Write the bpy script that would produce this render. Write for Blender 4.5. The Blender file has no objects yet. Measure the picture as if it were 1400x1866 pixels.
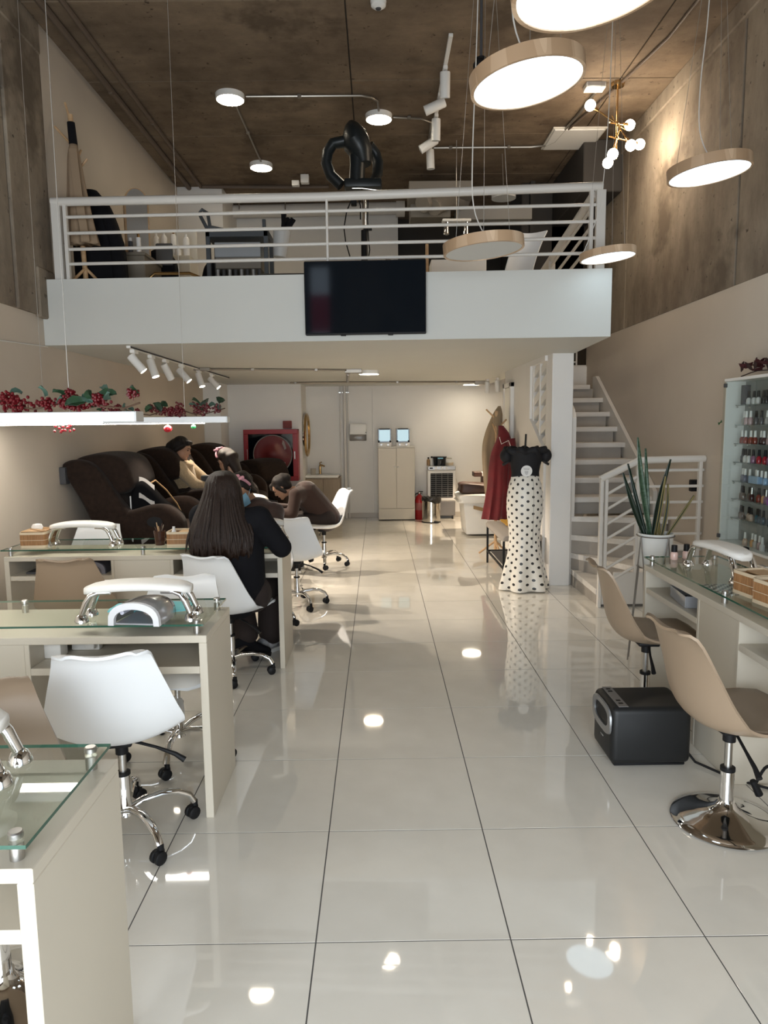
import bpy, bmesh, math, random
from mathutils import Vector, Matrix, noise as mnoise
random.seed(7)
PI = math.pi
SC = bpy.context.scene
COL = SC.collection

# ------------------------------------------------------------------ camera
def look_basis(p, y, r):
    f = Vector((math.sin(y)*math.cos(p), math.cos(y)*math.cos(p), -math.sin(p)))
    rt = Vector((math.cos(y), -math.sin(y), 0))
    up = rt.cross(f)
    return rt*math.cos(r)+up*math.sin(r), -rt*math.sin(r)+up*math.cos(r), f
cam = bpy.data.cameras.new('camera')
camo = bpy.data.objects.new('camera', cam)
COL.objects.link(camo)
rt, up, fw = look_basis(.12305, .00712, -.0111)
camo.matrix_world = Matrix(((rt.x, up.x, -fw.x, 0), (rt.y, up.y, -fw.y, 0), (rt.z, up.z, -fw.z, 1.578), (0, 0, 0, 1)))
cam.sensor_fit = 'VERTICAL'; cam.sensor_height = 24; cam.lens = 24*1290.9/1866
cam.clip_start = .05; cam.clip_end = 200
SC.camera = camo

# ------------------------------------------------------------------ world, daylight, exposure
w = bpy.data.worlds.new('sky'); SC.world = w; w.use_nodes = True
bg = w.node_tree.nodes['Background']
bg.inputs[0].default_value = (.72, .85, 1, 1); bg.inputs[1].default_value = 1.0
SC.view_settings.view_transform = 'Standard'; SC.view_settings.look = 'None'
SC.view_settings.gamma = 1; SC.view_settings.use_curve_mapping = False
SC.view_settings.exposure = 0.7
SC.cycles.use_denoising = True
SC.cycles.max_bounces = 8; SC.cycles.diffuse_bounces = 4; SC.cycles.glossy_bounces = 4
SC.cycles.transmission_bounces = 6; SC.cycles.transparent_max_bounces = 12
SC.cycles.caustics_reflective = False; SC.cycles.caustics_refractive = False
SC.cycles.sample_clamp_indirect = 6

def lamp(name, kind, loc, energy, col, size=.1, rot=(0, 0, 0), **k):
    l = bpy.data.lights.new(name, kind); o = bpy.data.objects.new(name, l); COL.objects.link(o)
    o.location = loc; o.rotation_euler = rot; l.energy = energy; l.color = col
    if kind == 'AREA':
        l.shape = 'RECTANGLE'; l.size = size[0]; l.size_y = size[1]
    elif kind in ('POINT', 'SPOT'): l.shadow_soft_size = size
    for a, b in k.items(): setattr(l, a, b)
    return o
# daylight through the shop front behind the camera
DAY = lamp('daylight', 'AREA', (-.45, -1.42, 1.25), 135, (.90, .96, 1), (3.7, 2.5), (PI/2, 0, PI*0))
WARM = (1, .80, .58); WARM2 = (1, .86, .70); COOL = (.80, .92, 1)

# ------------------------------------------------------------------ materials
MATS = {}
def mat(name, col=(.8, .8, .8), rough=.5, metal=0, spec=.5, var=0, vscale=8, bump=0, bscale=60, emit=None, es=0,
        trans=0, alpha=1, coat=0, sheen=0, ior=1.45, col2=None, stretch=None, detail=4):
    if name in MATS: return MATS[name]
    m = bpy.data.materials.new(name); m.use_nodes = True; MATS[name] = m
    nt = m.node_tree; N = nt.nodes; L = nt.links; b = N['Principled BSDF']
    b.inputs['Base Color'].default_value = (*col, 1); b.inputs['Roughness'].default_value = rough
    b.inputs['Metallic'].default_value = metal; b.inputs['Specular IOR Level'].default_value = spec
    b.inputs['IOR'].default_value = ior; b.inputs['Transmission Weight'].default_value = trans
    b.inputs['Alpha'].default_value = alpha; b.inputs['Coat Weight'].default_value = coat
    b.inputs['Sheen Weight'].default_value = sheen
    if emit:
        b.inputs['Emission Color'].default_value = (*emit, 1); b.inputs['Emission Strength'].default_value = es
    if var or bump or col2:
        tc = N.new('ShaderNodeTexCoord'); mp = N.new('ShaderNodeMapping'); L.new(tc.outputs['Object'], mp.inputs[0])
        if stretch: mp.inputs['Scale'].default_value = stretch
    if var or col2:
        n = N.new('ShaderNodeTexNoise'); n.inputs['Scale'].default_value = vscale; n.inputs['Detail'].default_value = detail
        L.new(mp.outputs[0], n.inputs['Vector'])
        r = N.new('ShaderNodeValToRGB'); L.new(n.outputs['Fac'], r.inputs[0])
        c2 = col2 or tuple(c*(1-var) for c in col); c1 = col if col2 else tuple(min(1, c*(1+var*.6)) for c in col)
        r.color_ramp.elements[0].position = .3; r.color_ramp.elements[1].position = .7
        r.color_ramp.elements[0].color = (*c2, 1); r.color_ramp.elements[1].color = (*c1, 1)
        L.new(r.outputs[0], b.inputs['Base Color'])
    if bump:
        n2 = N.new('ShaderNodeTexNoise'); n2.inputs['Scale'].default_value = bscale; n2.inputs['Detail'].default_value = 3
        L.new(mp.outputs[0], n2.inputs['Vector'])
        bp = N.new('ShaderNodeBump'); bp.inputs['Strength'].default_value = bump; bp.inputs['Distance'].default_value = .01
        L.new(n2.outputs['Fac'], bp.inputs['Height']); L.new(bp.outputs[0], b.inputs['Normal'])
    return m
def concrete(name, base, dark, rust=(.22, .12, .05), stretch=(1, 1, .5)):
    m = mat(name, base, .85, spec=.25); nt = m.node_tree; N = nt.nodes; L = nt.links; b = N['Principled BSDF']
    tc = N.new('ShaderNodeTexCoord')
    def noi(scale, det, st=(1, 1, 1), ro=.6):
        mp = N.new('ShaderNodeMapping'); mp.inputs['Scale'].default_value = st; L.new(tc.outputs['Object'], mp.inputs[0])
        n = N.new('ShaderNodeTexNoise'); n.inputs['Scale'].default_value = scale; n.inputs['Detail'].default_value = det
        n.inputs['Roughness'].default_value = ro; L.new(mp.outputs[0], n.inputs['Vector']); return n
    def ramp(n, p0, p1, c0, c1):
        r = N.new('ShaderNodeValToRGB'); L.new(n.outputs['Fac'], r.inputs[0]); e = r.color_ramp.elements
        e[0].position = p0; e[1].position = p1; e[0].color = (*c0, 1); e[1].color = (*c1, 1); return r
    def mix(f, a, c, mode='MIX'):
        x = N.new('ShaderNodeMix'); x.data_type = 'RGBA'; x.blend_type = mode
        (L.new(f, x.inputs[0]) if not isinstance(f, float) else setattr(x.inputs[0], 'default_value', f))
        L.new(a, x.inputs[6])
        (L.new(c, x.inputs[7]) if not isinstance(c, tuple) else setattr(x.inputs[7], 'default_value', (*c, 1)))
        return x.outputs[2]
    a = ramp(noi(1.3, 9, (1, 1, .5), .68), .36, .66, dark, base)
    st = ramp(noi(5, 6, stretch, .65), .3, .7, (.84, .84, .84), (1.10, 1.10, 1.10))
    c = mix(1.0, a.outputs[0], st.outputs[0], 'MULTIPLY')
    sp = ramp(noi(16, 4), .64, .72, (0, 0, 0), (1, 1, 1))
    pt = ramp(noi(1.1, 5), .56, .64, (0, 0, 0), (.85, .85, .85))
    c = mix(sp.outputs[0], c, tuple(x*.45 for x in dark))
    c = mix(pt.outputs[0], c, tuple(x*.72 for x in dark))
    ru = ramp(noi(2.3, 3, (.6, 2.5, 1)), .70, .78, (0, 0, 0), (.55, .55, .55))
    c = mix(ru.outputs[0], c, rust)
    L.new(c, b.inputs['Base Color'])
    bp = N.new('ShaderNodeBump'); bp.inputs['Strength'].default_value = .35; bp.inputs['Distance'].default_value = .01
    L.new(noi(18, 5, (1, 1, 1)).outputs['Fac'], bp.inputs['Height']); L.new(bp.outputs[0], b.inputs['Normal'])
    return m

PLASTER = mat('plaster', (.56, .49, .41), .75, var=.04, vscale=2, bump=.05, bscale=200)
WHITEW = mat('white_wall_paint', (.78, .76, .73), .7, var=.03, vscale=2)
FASCIA = mat('fascia_paint', (.60, .60, .565), .6, var=.02, vscale=1.5)
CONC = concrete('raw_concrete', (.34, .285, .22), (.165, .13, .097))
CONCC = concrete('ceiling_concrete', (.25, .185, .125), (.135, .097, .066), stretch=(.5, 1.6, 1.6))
TILE = mat('polished_tile', (.80, .765, .69), .035, spec=.7, col2=(.75, .715, .64), vscale=6, detail=8, coat=.5)
MATS['polished_tile'].node_tree.nodes['Principled BSDF'].inputs['Coat Roughness'].default_value = .03
GROUT = mat('grout', (.10, .095, .09), .9)
LAMI = mat('cream_laminate', (.58, .53, .44), .38, spec=.45, var=.02, vscale=3)
LAMI2 = mat('cream_laminate_edge', (.68, .645, .575), .35)
def glass_mat(name, tint, fres=1.0, alpha=.16):
    """thin clear sheet: mostly see-through, glossy on top"""
    m = bpy.data.materials.new(name); m.use_nodes = True; MATS[name] = m
    N = m.node_tree.nodes; L = m.node_tree.links; N.remove(N['Principled BSDF'])
    t = N.new('ShaderNodeBsdfTransparent'); t.inputs[0].default_value = (*tint, 1)
    g = N.new('ShaderNodeBsdfGlossy'); g.inputs['Roughness'].default_value = .02
    f = N.new('ShaderNodeFresnel'); f.inputs['IOR'].default_value = 1.5
    ge = N.new('ShaderNodeNewGeometry'); om = N.new('ShaderNodeMath'); om.operation = 'SUBTRACT'; om.inputs[0].default_value = 1; L.new(ge.outputs['Backfacing'], om.inputs[1])
    mu = N.new('ShaderNodeMath'); mu.operation = 'MULTIPLY'; L.new(f.outputs[0], mu.inputs[0]); L.new(om.outputs[0], mu.inputs[1])
    x = N.new('ShaderNodeMixShader'); L.new(mu.outputs[0], x.inputs[0]); L.new(t.outputs[0], x.inputs[1]); L.new(g.outputs[0], x.inputs[2])
    L.new(x.outputs[0], N['Material Output'].inputs[0]); return m
GLASS = glass_mat('table_glass', (.955, .98, .955))
GLASSC = glass_mat('cabinet_glass', (.93, .96, .95))
GLEDGE = mat('green_glass_edge', (.02, .09, .06), .1, spec=.8)
CHROME = mat('chrome', (.82, .82, .82), .06, 1)
STEEL = mat('brushed_steel', (.55, .54, .52), .3, 1)
BLACKP = mat('black_plastic', (.010, .010, .011), .5, spec=.25)
WPLAS = mat('white_shell_plastic', (.82, .84, .86), .32, spec=.5)
WPAD = mat('white_leatherette', (.84, .82, .78), .42, spec=.45, bump=.03, bscale=300)
TAUPE = mat('taupe_shell_plastic', (.33, .245, .17), .38)
TAUPEP = mat('taupe_leatherette', (.27, .205, .145), .45, bump=.03, bscale=300)
WMETAL = mat('white_painted_metal', (.66, .63, .585), .4)
WPAINT = mat('white_lacquer', (.80, .785, .75), .4)
BRASS = mat('brass', (.55, .36, .16), .25, 1)
WOODL = mat('light_wood', (.55, .36, .20), .5, col2=(.43, .27, .14), vscale=5, stretch=(1, 1, 6))
BAMBOO = mat('bamboo', (.42, .22, .095), .5, col2=(.27, .13, .05), vscale=40, stretch=(4, 4, .3))
BTRIM = mat('cream_binding', (.66, .54, .38), .7)
BROWNF = mat('brown_fabric', (.021, .0125, .009), .95, spec=.2, sheen=.05, var=.25, vscale=30, bump=.15, bscale=250)
BROWNL = mat('brown_leather', (.05, .022, .014), .45)
GREYF = mat('grey_fabric', (.30, .27, .24), .9, bump=.1, bscale=300)
RED = mat('red_paint', (.28, .012, .016), .35)
BLKGL = mat('black_gloss', (.005, .008, .012), .06, spec=.5)
DGREY = mat('dark_grey', (.06, .06, .065), .5)
SILVER = mat('silver_plastic', (.45, .45, .45), .35, .5)

# ------------------------------------------------------------------ mesh helpers
class MB:
    def __init__(s): s.v = []; s.f = []
    def add(s, vs, fs):
        o = len(s.v); s.v += [tuple(p) for p in vs]; s.f += [tuple(i+o for i in f) for f in fs]; return s
    def box(s, x0, x1, y0, y1, z0, z1):
        v = [(x, y, z) for z in (z0, z1) for y in (y0, y1) for x in (x0, x1)]
        return s.add(v, [(0, 2, 3, 1), (4, 5, 7, 6), (0, 1, 5, 4), (2, 6, 7, 3), (0, 4, 6, 2), (1, 3, 7, 5)])
    def rbox(s, x0, x1, y0, y1, z0, z1, r=.01, seg=2, rot=None, piv=None):
        bm = bmesh.new(); bmesh.ops.create_cube(bm, size=1)
        for p in bm.verts:
            p.co = Vector((x0+(p.co.x+.5)*(x1-x0), y0+(p.co.y+.5)*(y1-y0), z0+(p.co.z+.5)*(z1-z0)))
        bmesh.ops.bevel(bm, geom=list(bm.edges), offset=min(r, .49*min(x1-x0, y1-y0, z1-z0)), segments=seg, profile=.5, affect='EDGES')
        if rot is not None:
            c = Vector(piv) if piv else Vector(((x0+x1)/2, (y0+y1)/2, (z0+z1)/2))
            for p in bm.verts: p.co = rot @ (p.co-c)+c
        bm.verts.index_update()
        s.add([p.co.copy() for p in bm.verts], [[q.index for q in f.verts] for f in bm.faces]); bm.free(); return s
    def rings(s, rings, cap=True, closed=True):
        n = len(rings[0]); v = [p for r in rings for p in r]; f = []
        for i in range(len(rings)-1):
            for j in range(n if closed else n-1):
                k = (j+1) % n; f.append((i*n+j, i*n+k, (i+1)*n+k, (i+1)*n+j))
        if cap: f.append(tuple(range(n-1, -1, -1))); f.append(tuple((len(rings)-1)*n+j for j in range(n)))
        return s.add(v, f)
    def lathe(s, prof, n=24, c=(0, 0, 0), sx=1, sy=1):
        return s.rings([[(c[0]+r*sx*math.cos(2*PI*j/n), c[1]+r*sy*math.sin(2*PI*j/n), c[2]+z) for j in range(n)] for r, z in prof], prof[0] != prof[-1])
    def tube(s, path, r, n=8, cap=True, sq=1):
        P = [Vector(p) for p in path]; R = r if isinstance(r, (list, tuple)) else [r]*len(P); rs = []
        t0 = (P[1]-P[0]).normalized(); a = Vector((0, 0, 1)) if abs(t0.z) < .9 else Vector((1, 0, 0))
        nx = t0.cross(a).normalized()
        for i, p in enumerate(P):
            t = (P[min(i+1, len(P)-1)]-P[max(i-1, 0)]).normalized()
            nx = (nx-t*nx.dot(t)).normalized(); ny = t.cross(nx)
            rs.append([p+nx*R[i]*math.cos(2*PI*j/n)+ny*R[i]*sq*math.sin(2*PI*j/n) for j in range(n)])
        return s.rings(rs, cap)
    def cyl(s, c, r, h, n=20): return s.lathe([(r, 0), (r, h)], n, c)
    def ball(s, c, r, n=10, sx=1, sy=1, sz=1):
        m = max(4, n//2+1)
        return s.rings([[(c[0]+sx*r*math.sin(PI*(i+.02)/(m+.04))*math.cos(2*PI*j/n), c[1]+sy*r*math.sin(PI*(i+.02)/(m+.04))*math.sin(2*PI*j/n),
                c[2]-sz*r*math.cos(PI*(i+.02)/(m+.04))) for j in range(n)] for i in range(m+1)])
    def prism(s, poly, h, axis='z', o=0):
        """poly of 2D points extruded from o to o+h along axis"""
        def P(a, b, c): return {'z': (a, b, c), 'y': (a, c, b), 'x': (c, a, b)}[axis]
        n = len(poly)
        return s.add([P(a, b, o) for a, b in poly]+[P(a, b, o+h) for a, b in poly],
                     [tuple(range(n-1, -1, -1)), tuple(range(n, 2*n))]+[(i, (i+1) % n, n+(i+1) % n, n+i) for i in range(n)])
    def sheet(s, grid, th=0):
        """grid[i][j] of points; th gives it thickness along local normals"""
        m = len(grid); n = len(grid[0]); G = [[Vector(p) for p in r] for r in grid]; v = [p for r in G for p in r]
        q = lambda i, j: i*n+j
        f = [(q(i, j), q(i, j+1), q(i+1, j+1), q(i+1, j)) for i in range(m-1) for j in range(n-1)]
        if th:
            o = m*n
            for i in range(m):
                for j in range(n):
                    a = G[min(i+1, m-1)][j]-G[max(i-1, 0)][j]; b = G[i][min(j+1, n-1)]-G[i][max(j-1, 0)]
                    k = b.cross(a); k = k.normalized() if k.length > 1e-9 else Vector((0, 0, 1))
                    v.append(G[i][j]-k*th)
            f += [tuple(o+x for x in reversed(g)) for g in list(f)]
            rim = [q(0, j) for j in range(n)]+[q(i, n-1) for i in range(1, m)]+[q(m-1, j) for j in range(n-2, -1, -1)]+[q(i, 0) for i in range(m-2, 0, -1)]
            for a, b in zip(rim, rim[1:]+rim[:1]): f.append((b, a, a+o, b+o))
        return s.add(v, f)
    def xf(s, M):
        s.v = [tuple(M @ Vector(p)) for p in s.v]; return s
    def join(s, o): return s.add(o.v, o.f)

def RZ(a): return Matrix.Rotation(a, 4, 'Z')
def RX(a): return Matrix.Rotation(a, 4, 'X')
def RY(a): return Matrix.Rotation(a, 4, 'Y')
def T(x, y, z): return Matrix.Translation((x, y, z))

def ob(name, mb, m, parent=None, smooth=True, angle=.7, label=None, kind=None):
    me = bpy.data.meshes.new(name); me.from_pydata(mb.v, [], mb.f); me.update()
    bm = bmesh.new(); bm.from_mesh(me); bmesh.ops.recalc_face_normals(bm, faces=bm.faces); bm.to_mesh(me); bm.free()
    ms = m if isinstance(m, (list, tuple)) else [m]
    for x in ms: me.materials.append(x)
    if smooth:
        me.shade_smooth(); me.set_sharp_from_angle(angle=angle)
    o = bpy.data.objects.new(name, me); COL.objects.link(o)
    if parent: o.parent = parent
    if label: o['label'] = label
    if kind: o['kind'] = kind
    return o
def tag(o, label, cat, group=None):
    o['label'] = label; o['category'] = cat
    if group: o['group'] = group
    return o
def thing(name, label, cat, loc=(0, 0, 0), rz=0, group=None):
    o = bpy.data.objects.new(name, None); COL.objects.link(o); o.location = loc; o.rotation_euler = (0, 0, rz)
    o.empty_display_size = .05
    return tag(o, label, cat, group)
def struct(name, mb, m, parent=None, smooth=False):
    return ob(name, mb, m, parent, smooth, kind=None if parent else 'structure')
def dup(o, loc=None, rz=None, label=None, parent=None, group=None):
    c = o.copy(); COL.objects.link(c)
    if parent: c.parent = parent
    for ch in o.children: dup(ch, parent=c)
    if loc is not None: c.location = loc
    if rz is not None: c.rotation_euler = (0, 0, rz)
    if label: c['label'] = label
    if group: c['group'] = group
    return c
def lerp(a, b, t): return a+(b-a)*t
def interp(xs, ys, x):
    if x <= xs[0]: return ys[0]
    for i in range(len(xs)-1):
        if x <= xs[i+1]:
            # monotone-ish catmull
            t = (x-xs[i])/(xs[i+1]-xs[i])
            m0 = (ys[i+1]-ys[max(i-1, 0)])/(xs[i+1]-xs[max(i-1, 0)])*(xs[i+1]-xs[i])
            m1 = (ys[min(i+2, len(ys)-1)]-ys[i])/(xs[min(i+2, len(ys)-1)]-xs[i])*(xs[i+1]-xs[i])
            return (2*t**3-3*t*t+1)*ys[i]+(t**3-2*t*t+t)*m0+(-2*t**3+3*t*t)*ys[i+1]+(t**3-t*t)*m1
    return ys[-1]
def arc(c, r, a0, a1, n=8, pl='xz'):
    out = []
    for i in range(n+1):
        a = a0+(a1-a0)*i/n; u, v = r*math.cos(a), r*math.sin(a)
        out.append({'xz': (c[0]+u, c[1], c[2]+v), 'xy': (c[0]+u, c[1]+v, c[2]), 'yz': (c[0], c[1]+u, c[2]+v)}[pl])
    return out
# ------------------------------------------------------------------ setting
# floor: 60 cm polished tiles over dark grout
fl = struct('floor', MB().box(-2.9, 3.0, -1.7, 12.4, -.12, -.0012), GROUT)
tile0 = None
for j in range(-5, 17):
    for k in range(-4, 5):
        if tile0 is None:
            tile0 = ob('tile', MB().rbox(.0022, .5978, .0022, .5978, -.012, 0, .0003, 1), TILE, fl, False); t = tile0
        else:
            t = tile0.copy(); COL.objects.link(t)
        t.location = (-.21+.6*k, 2.0+.6*j, random.uniform(-.0002, 0))
        t.rotation_euler = (random.uniform(-.0006, .0006), random.uniform(-.0006, .0006), 0)
# the bare storefront end behind the camera: jambs and header round a wide glazed opening
struct('wall_front', MB().box(-2.9, -2.5, -1.65, -1.45, 0, 4.7).box(2.6, 3.0, -1.65, -1.45, 0, 4.7).box(-2.5, 2.6, -1.65, -1.45, 2.6, 3.0).box(-2.5, 2.6, -1.65, -1.45, 4.3, 4.7).box(-2.5, -1.85, -1.65, -1.45, 3.0, 4.3).box(-1.5, 2.6, -1.65, -1.45, 3.0, 4.3), CONC)
# side walls
XL, XR, YB, ZC, ZS = -2.6, 2.74, 12.0, 4.66, 2.22
wl = struct('wall_left', MB().box(XL-.2, XL, -1.65, 12.3, 0, 2.44).box(XL-.2, XL+.03, 5.86, 12.3, 2.44, ZC), PLASTER)
ypan = [(-1.65, 0.35), (.36, 2.8), (2.81, 5.25), (5.265, 5.86)]
for a, b in ypan: ob('concrete_panel', MB().rbox(XL-.2, XL+(.012 if b < 5.3 else .03), a, b, 2.44, ZC, .004, 1), CONC, wl, False)
ob('mortar_patch', MB().rbox(XL, XL+.045, 5.56, 5.85, 2.42, 2.80, .01, 1), CONC, wl, False)
wr = struct('wall_right', MB().box(XR, XR+.2, -1.65, 12.3, 0, 2.6), PLASTER)
for a, b in [(-1.65, 0.66), (.67, 3.1), (3.11, 5.545), (5.575, 8.0), (8.01, 12.3)]:
    ob('concrete_panel', MB().rbox(XR-.004, XR+.2, a, b, 2.6, ZC, .004, 1), CONC, wr, False)
ob('top_band', MB().rbox(XR-.03, XR+.05, -1.65, 9.3, 4.50, ZC, .01, 1), CONC, wr, False)
ob('top_band', MB().rbox(XL-.05, XL+.04, -1.65, 5.86, 4.42, ZC, .01, 1), CONC, wl, False)
struct('wall_back', MB().box(-1.2, 3.0, YB, YB+.2, 0, 5), WHITEW)
# projecting wall with the hose cabinet, its return facing the sink
struct('wall_rear', MB().box(XL-.1, -1.2, 11.25, 12.2, 0, 2.3), WHITEW)
struct('baseboard_back', MB().rbox(-1.18, 2.7, YB-.014, YB, 0, .085, .003, 1), mat('baseboard_tile', (.42, .38, .33), .3))
struct('trim_1', MB().box(-2.62, -2.35, 10.7, 11.25, 0, 2.22), WHITEW)   # column casing in the corner
# ceiling slab with formwork panels
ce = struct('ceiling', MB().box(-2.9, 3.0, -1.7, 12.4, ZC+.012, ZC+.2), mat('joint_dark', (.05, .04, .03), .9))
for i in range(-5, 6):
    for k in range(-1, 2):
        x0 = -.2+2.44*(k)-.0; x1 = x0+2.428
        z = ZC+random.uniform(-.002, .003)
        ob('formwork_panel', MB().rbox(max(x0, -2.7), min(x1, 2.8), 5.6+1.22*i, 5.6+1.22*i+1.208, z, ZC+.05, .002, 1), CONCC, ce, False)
# mezzanine deck
def deck(x0=None): return [(-2.62, 5.69), (1.77, 5.475), (1.85, 6.76), (1.85, 12.1), (-2.62, 12.1)]
mz = struct('mezzanine_slab', MB().prism(deck(), .50, 'z', ZS), FASCIA)
# pillar, stair side wall with lattice hole, far door leaf
struct('pillar', MB().rbox(1.645, 1.845, 6.75, 6.95, 0, ZS+.02, .004, 1), WHITEW)
ws = struct('wall_stair', MB().box(1.62, 1.74, 6.95, 9.1, 0, 1.12).box(1.62, 1.74, 7.62, 9.1, 1.12, ZS).box(1.62, 1.74, 6.95, 7.62, 2.17, ZS)
            .prism([(6.95, 1.12), (7.62, 1.12), (7.62, 1.62), (6.95, 1.30)], .12, 'x', 1.62), WHITEW)
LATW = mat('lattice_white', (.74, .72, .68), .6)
ob('lattice_shade_panel', MB().box(1.725, 1.735, 6.96, 7.61, 1.30, 2.17), mat('lattice_shade_brown', (.07, .055, .045), .8), ws, False)  # added dark sheet: its brown stands in for stairwell shade behind the slots
lat = MB()
# pierced lattice: two columns of slanted slots left between bars
for c in range(3): lat.rbox(1.645, 1.715, 6.95+.31*c, 6.95+.31*c+.05, 1.28, 2.18, .004, 1)
ob('lattice_stile', lat, LATW, ws, False)
for c in range(2):
    for r in range(6):
        y0 = 7.0+.31*c; z0 = 1.30+.15*r
        ob('lattice_bar', MB().prism([(y0, z0+.08), (y0+.26, z0), (y0+.26, z0+.085), (y0, z0+.165)], .05, 'x', 1.655), LATW, ws, False)
d1 = struct('door_1', MB().rbox(1.585, 1.62, 8.58, 8.94, .02, 2.0, .004, 1), mat('door_leaf_white', (.86, .84, .78), .4))
ob('door_frame', MB().rbox(1.575, 1.622, 8.50, 8.575, 0, 2.06, .004, 1).rbox(1.575, 1.622, 8.945, 9.02, 0, 2.06, .004, 1).rbox(1.575, 1.622, 8.5, 9.02, 2.005, 2.06, .004, 1), WHITEW, d1, False)
ob('door_handle', MB().tube([(1.585, 8.64, 1.0), (1.54, 8.64, 1.0), (1.54, 8.74, 1.0)], .008, 8), STEEL, d1)
# wall behind the stairs with a dark gridded window above
wb = struct('wall_landing', MB().box(1.85, 2.76, 9.4, 9.52, 0, 2.30), WHITEW)
wd = struct('window_1', MB().box(1.86, 2.74, 9.44, 9.46, 2.30, 2.9), mat('dark_glazing', (.03, .022, .015), .1))
for x0, x1, z0, z1 in [(1.86, 2.74, 2.30, 2.32), (2.40, 2.425, 2.32, 2.9), (2.60, 2.62, 2.32, 2.9), (1.86, 2.40, 2.47, 2.49), (2.425, 2.6, 2.35, 2.37), (1.86, 1.88, 2.3, 2.9)]:
    ob('glazing_bar', MB().rbox(x0, x1, 9.42, 9.45, z0, z1, .003, 1), WMETAL, wd, False)

# stairs
ST = thing('staircase', 'white painted timber staircase with worn treads winding up along the wall', 'staircase', (0, 0, 0))
RISER = mat('stair_riser_grey', (.33, .30, .265), .6, var=.1, vscale=5)
TREADM = mat('stair_tread_paint', (.70, .67, .63), .5, col2=(.60, .565, .52), vscale=12, stretch=(.4, 3, 3))
px_, py_ = 1.87, 6.80
def wedge(a0, a1):
    """corner polygon of the winder between two nosing angles (degrees), clipped to the stair well"""
    def hit(a):
        dx, dy = math.cos(math.radians(a)), math.sin(math.radians(a)); t = 99
        if dx > 1e-6: t = min(t, (2.71-px_)/dx)
        if dy < -1e-6: t = min(t, (5.94-py_)/dy)
        return (px_+dx*t, py_+dy*t)
    p = [(px_, py_), hit(a0)]
    if hit(a0)[0] < 2.70 and hit(a1)[0] > 2.70: p.append((2.71, 5.94))
    p.append(hit(a1)); return p
zs = [.155, .313, .49, .672]
angs = [-89, -60, -35, -14, 3]
for i in range(4):
    a = angs[i]; poly = wedge(a-2, angs[i+1]+1)
    ob('tread', MB().prism(poly, .05, 'z', zs[i]-.05), TREADM, ST, False)
    q = wedge(a, a+2); e = q[1]
    d = Vector((e[0]-px_, e[1]-py_, 0)); nrm = Vector((-d.y, d.x, 0)).normalized()*.015
    z0 = 0 if i == 0 else zs[i-1]
    ob('riser', MB().prism([(px_, py_), e, (e[0]+nrm.x, e[1]+nrm.y), (px_+nrm.x, py_+nrm.y)], zs[i]-.05-z0, 'z', z0), RISER, ST, False)
for i in range(8):
    y = 6.95+.27*i; z = .845+.17*i
    ob('tread', MB().rbox(1.87, 2.70 if i < 7 else 2.62, y-.02, y+.285, z-.055, z, .008, 2), TREADM, ST)
    ob('riser', MB().box(1.87, 2.66, y+.01, y+.025, z-.17, z-.05), RISER, ST, False)
ob('tread', MB().rbox(1.87, 2.36, 9.02, 9.38, 2.15, 2.205, .008, 2), TREADM, ST)
ob('tread_post', MB().rbox(2.36, 2.42, 9.02, 9.1, 2.035, 2.205, .006, 1), TREADM, ST)
ob('riser', MB().box(1.87, 2.36, 9.06, 9.07, 2.03, 2.15), RISER, ST, False)
ob('wall_stringer', MB().prism([(6.90, .62), (6.90, .90), (8.86, 2.14), (8.98, 2.14), (8.98, 1.9)], .04, 'x', 2.695), WMETAL, ST, False)
ob('outer_stringer', MB().prism([(6.80, 0), (6.80, 1.62), (6.86, 1.70), (7.3, 1.99), (7.3, .5), (6.87, 0)], .045, 'x', 1.85), WMETAL, ST, False)
ob('base_panel', MB().rbox(1.89, 2.05, 5.93, 5.95, .02, .14, .004, 1).rbox(2.0, 2.70, 5.93, 5.95, .02, .30, .004, 1), WMETAL, ST, False)
ob('kick_strip', MB().box(1.88, 2.7, 5.935, 5.95, 0, .02), mat('scuffed_kick', (.12, .11, .10), .8), ST, False)

def rail(name, label, pts, posts, bars, cat='railing', rtop=.03):
    r = thing(name, label, cat)
    ob('handrail', MB().tube(pts, rtop, 14), WMETAL, r)
    for p in posts: ob('post', MB().rbox(p[0]-p[3], p[0]+p[3], p[1]-.02, p[1]+.02, p[2], p[4], .003, 1), WMETAL, r, False)
    for a, b in bars: ob('bar', MB().tube([a, b], .0125, 10), WMETAL, r)
    return r
# staircase balustrade: sloped start then level to the wall
bars = [((1.915, 5.92, .20+.128*k), (2.17, 5.92, .35+.128*k)) for k in range(7)]
bars += [((2.19, 5.92, 1.17-.135*k), (2.80-.07, 5.92, 1.17-.135*k)) for k in range(6)]
rail('stair_railing', 'white steel railing guarding the winding foot of the staircase', [(1.865, 5.92, 1.10), (2.18, 5.92, 1.255), (2.735, 5.92, 1.265)],
     [(1.875, 5.92, 0, .014, 1.10), (1.915, 5.92, .14, .013, 1.10), (2.18, 5.92, .3, .014, 1.25), (2.70, 5.92, .3, .014, 1.26)], bars)
def yf(x): return 5.69+(x+2.62)*(5.475-5.69)/4.39+.06
bars = [((-2.40, yf(-2.40), z), (1.67, yf(1.67), z)) for z in (3.195, 3.075, 2.955, 2.845)]
rail('mezzanine_railing', 'long white balcony railing with four thin bars above the TV', [(-2.50, yf(-2.5), 3.31), (-.4, yf(-.4), 3.30), (1.70, yf(1.7), 3.325)],
     [(-2.47, yf(-2.47), 2.71, .035, 3.29), (-2.40, yf(-2.40), 2.71, .014, 3.29), (-.37, yf(-.37), 2.71, .009, 3.29), (1.62, yf(1.62), 2.71, .014, 3.3), (1.69, yf(1.69), 2.71, .035, 3.3)], bars, rtop=.033)
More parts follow.
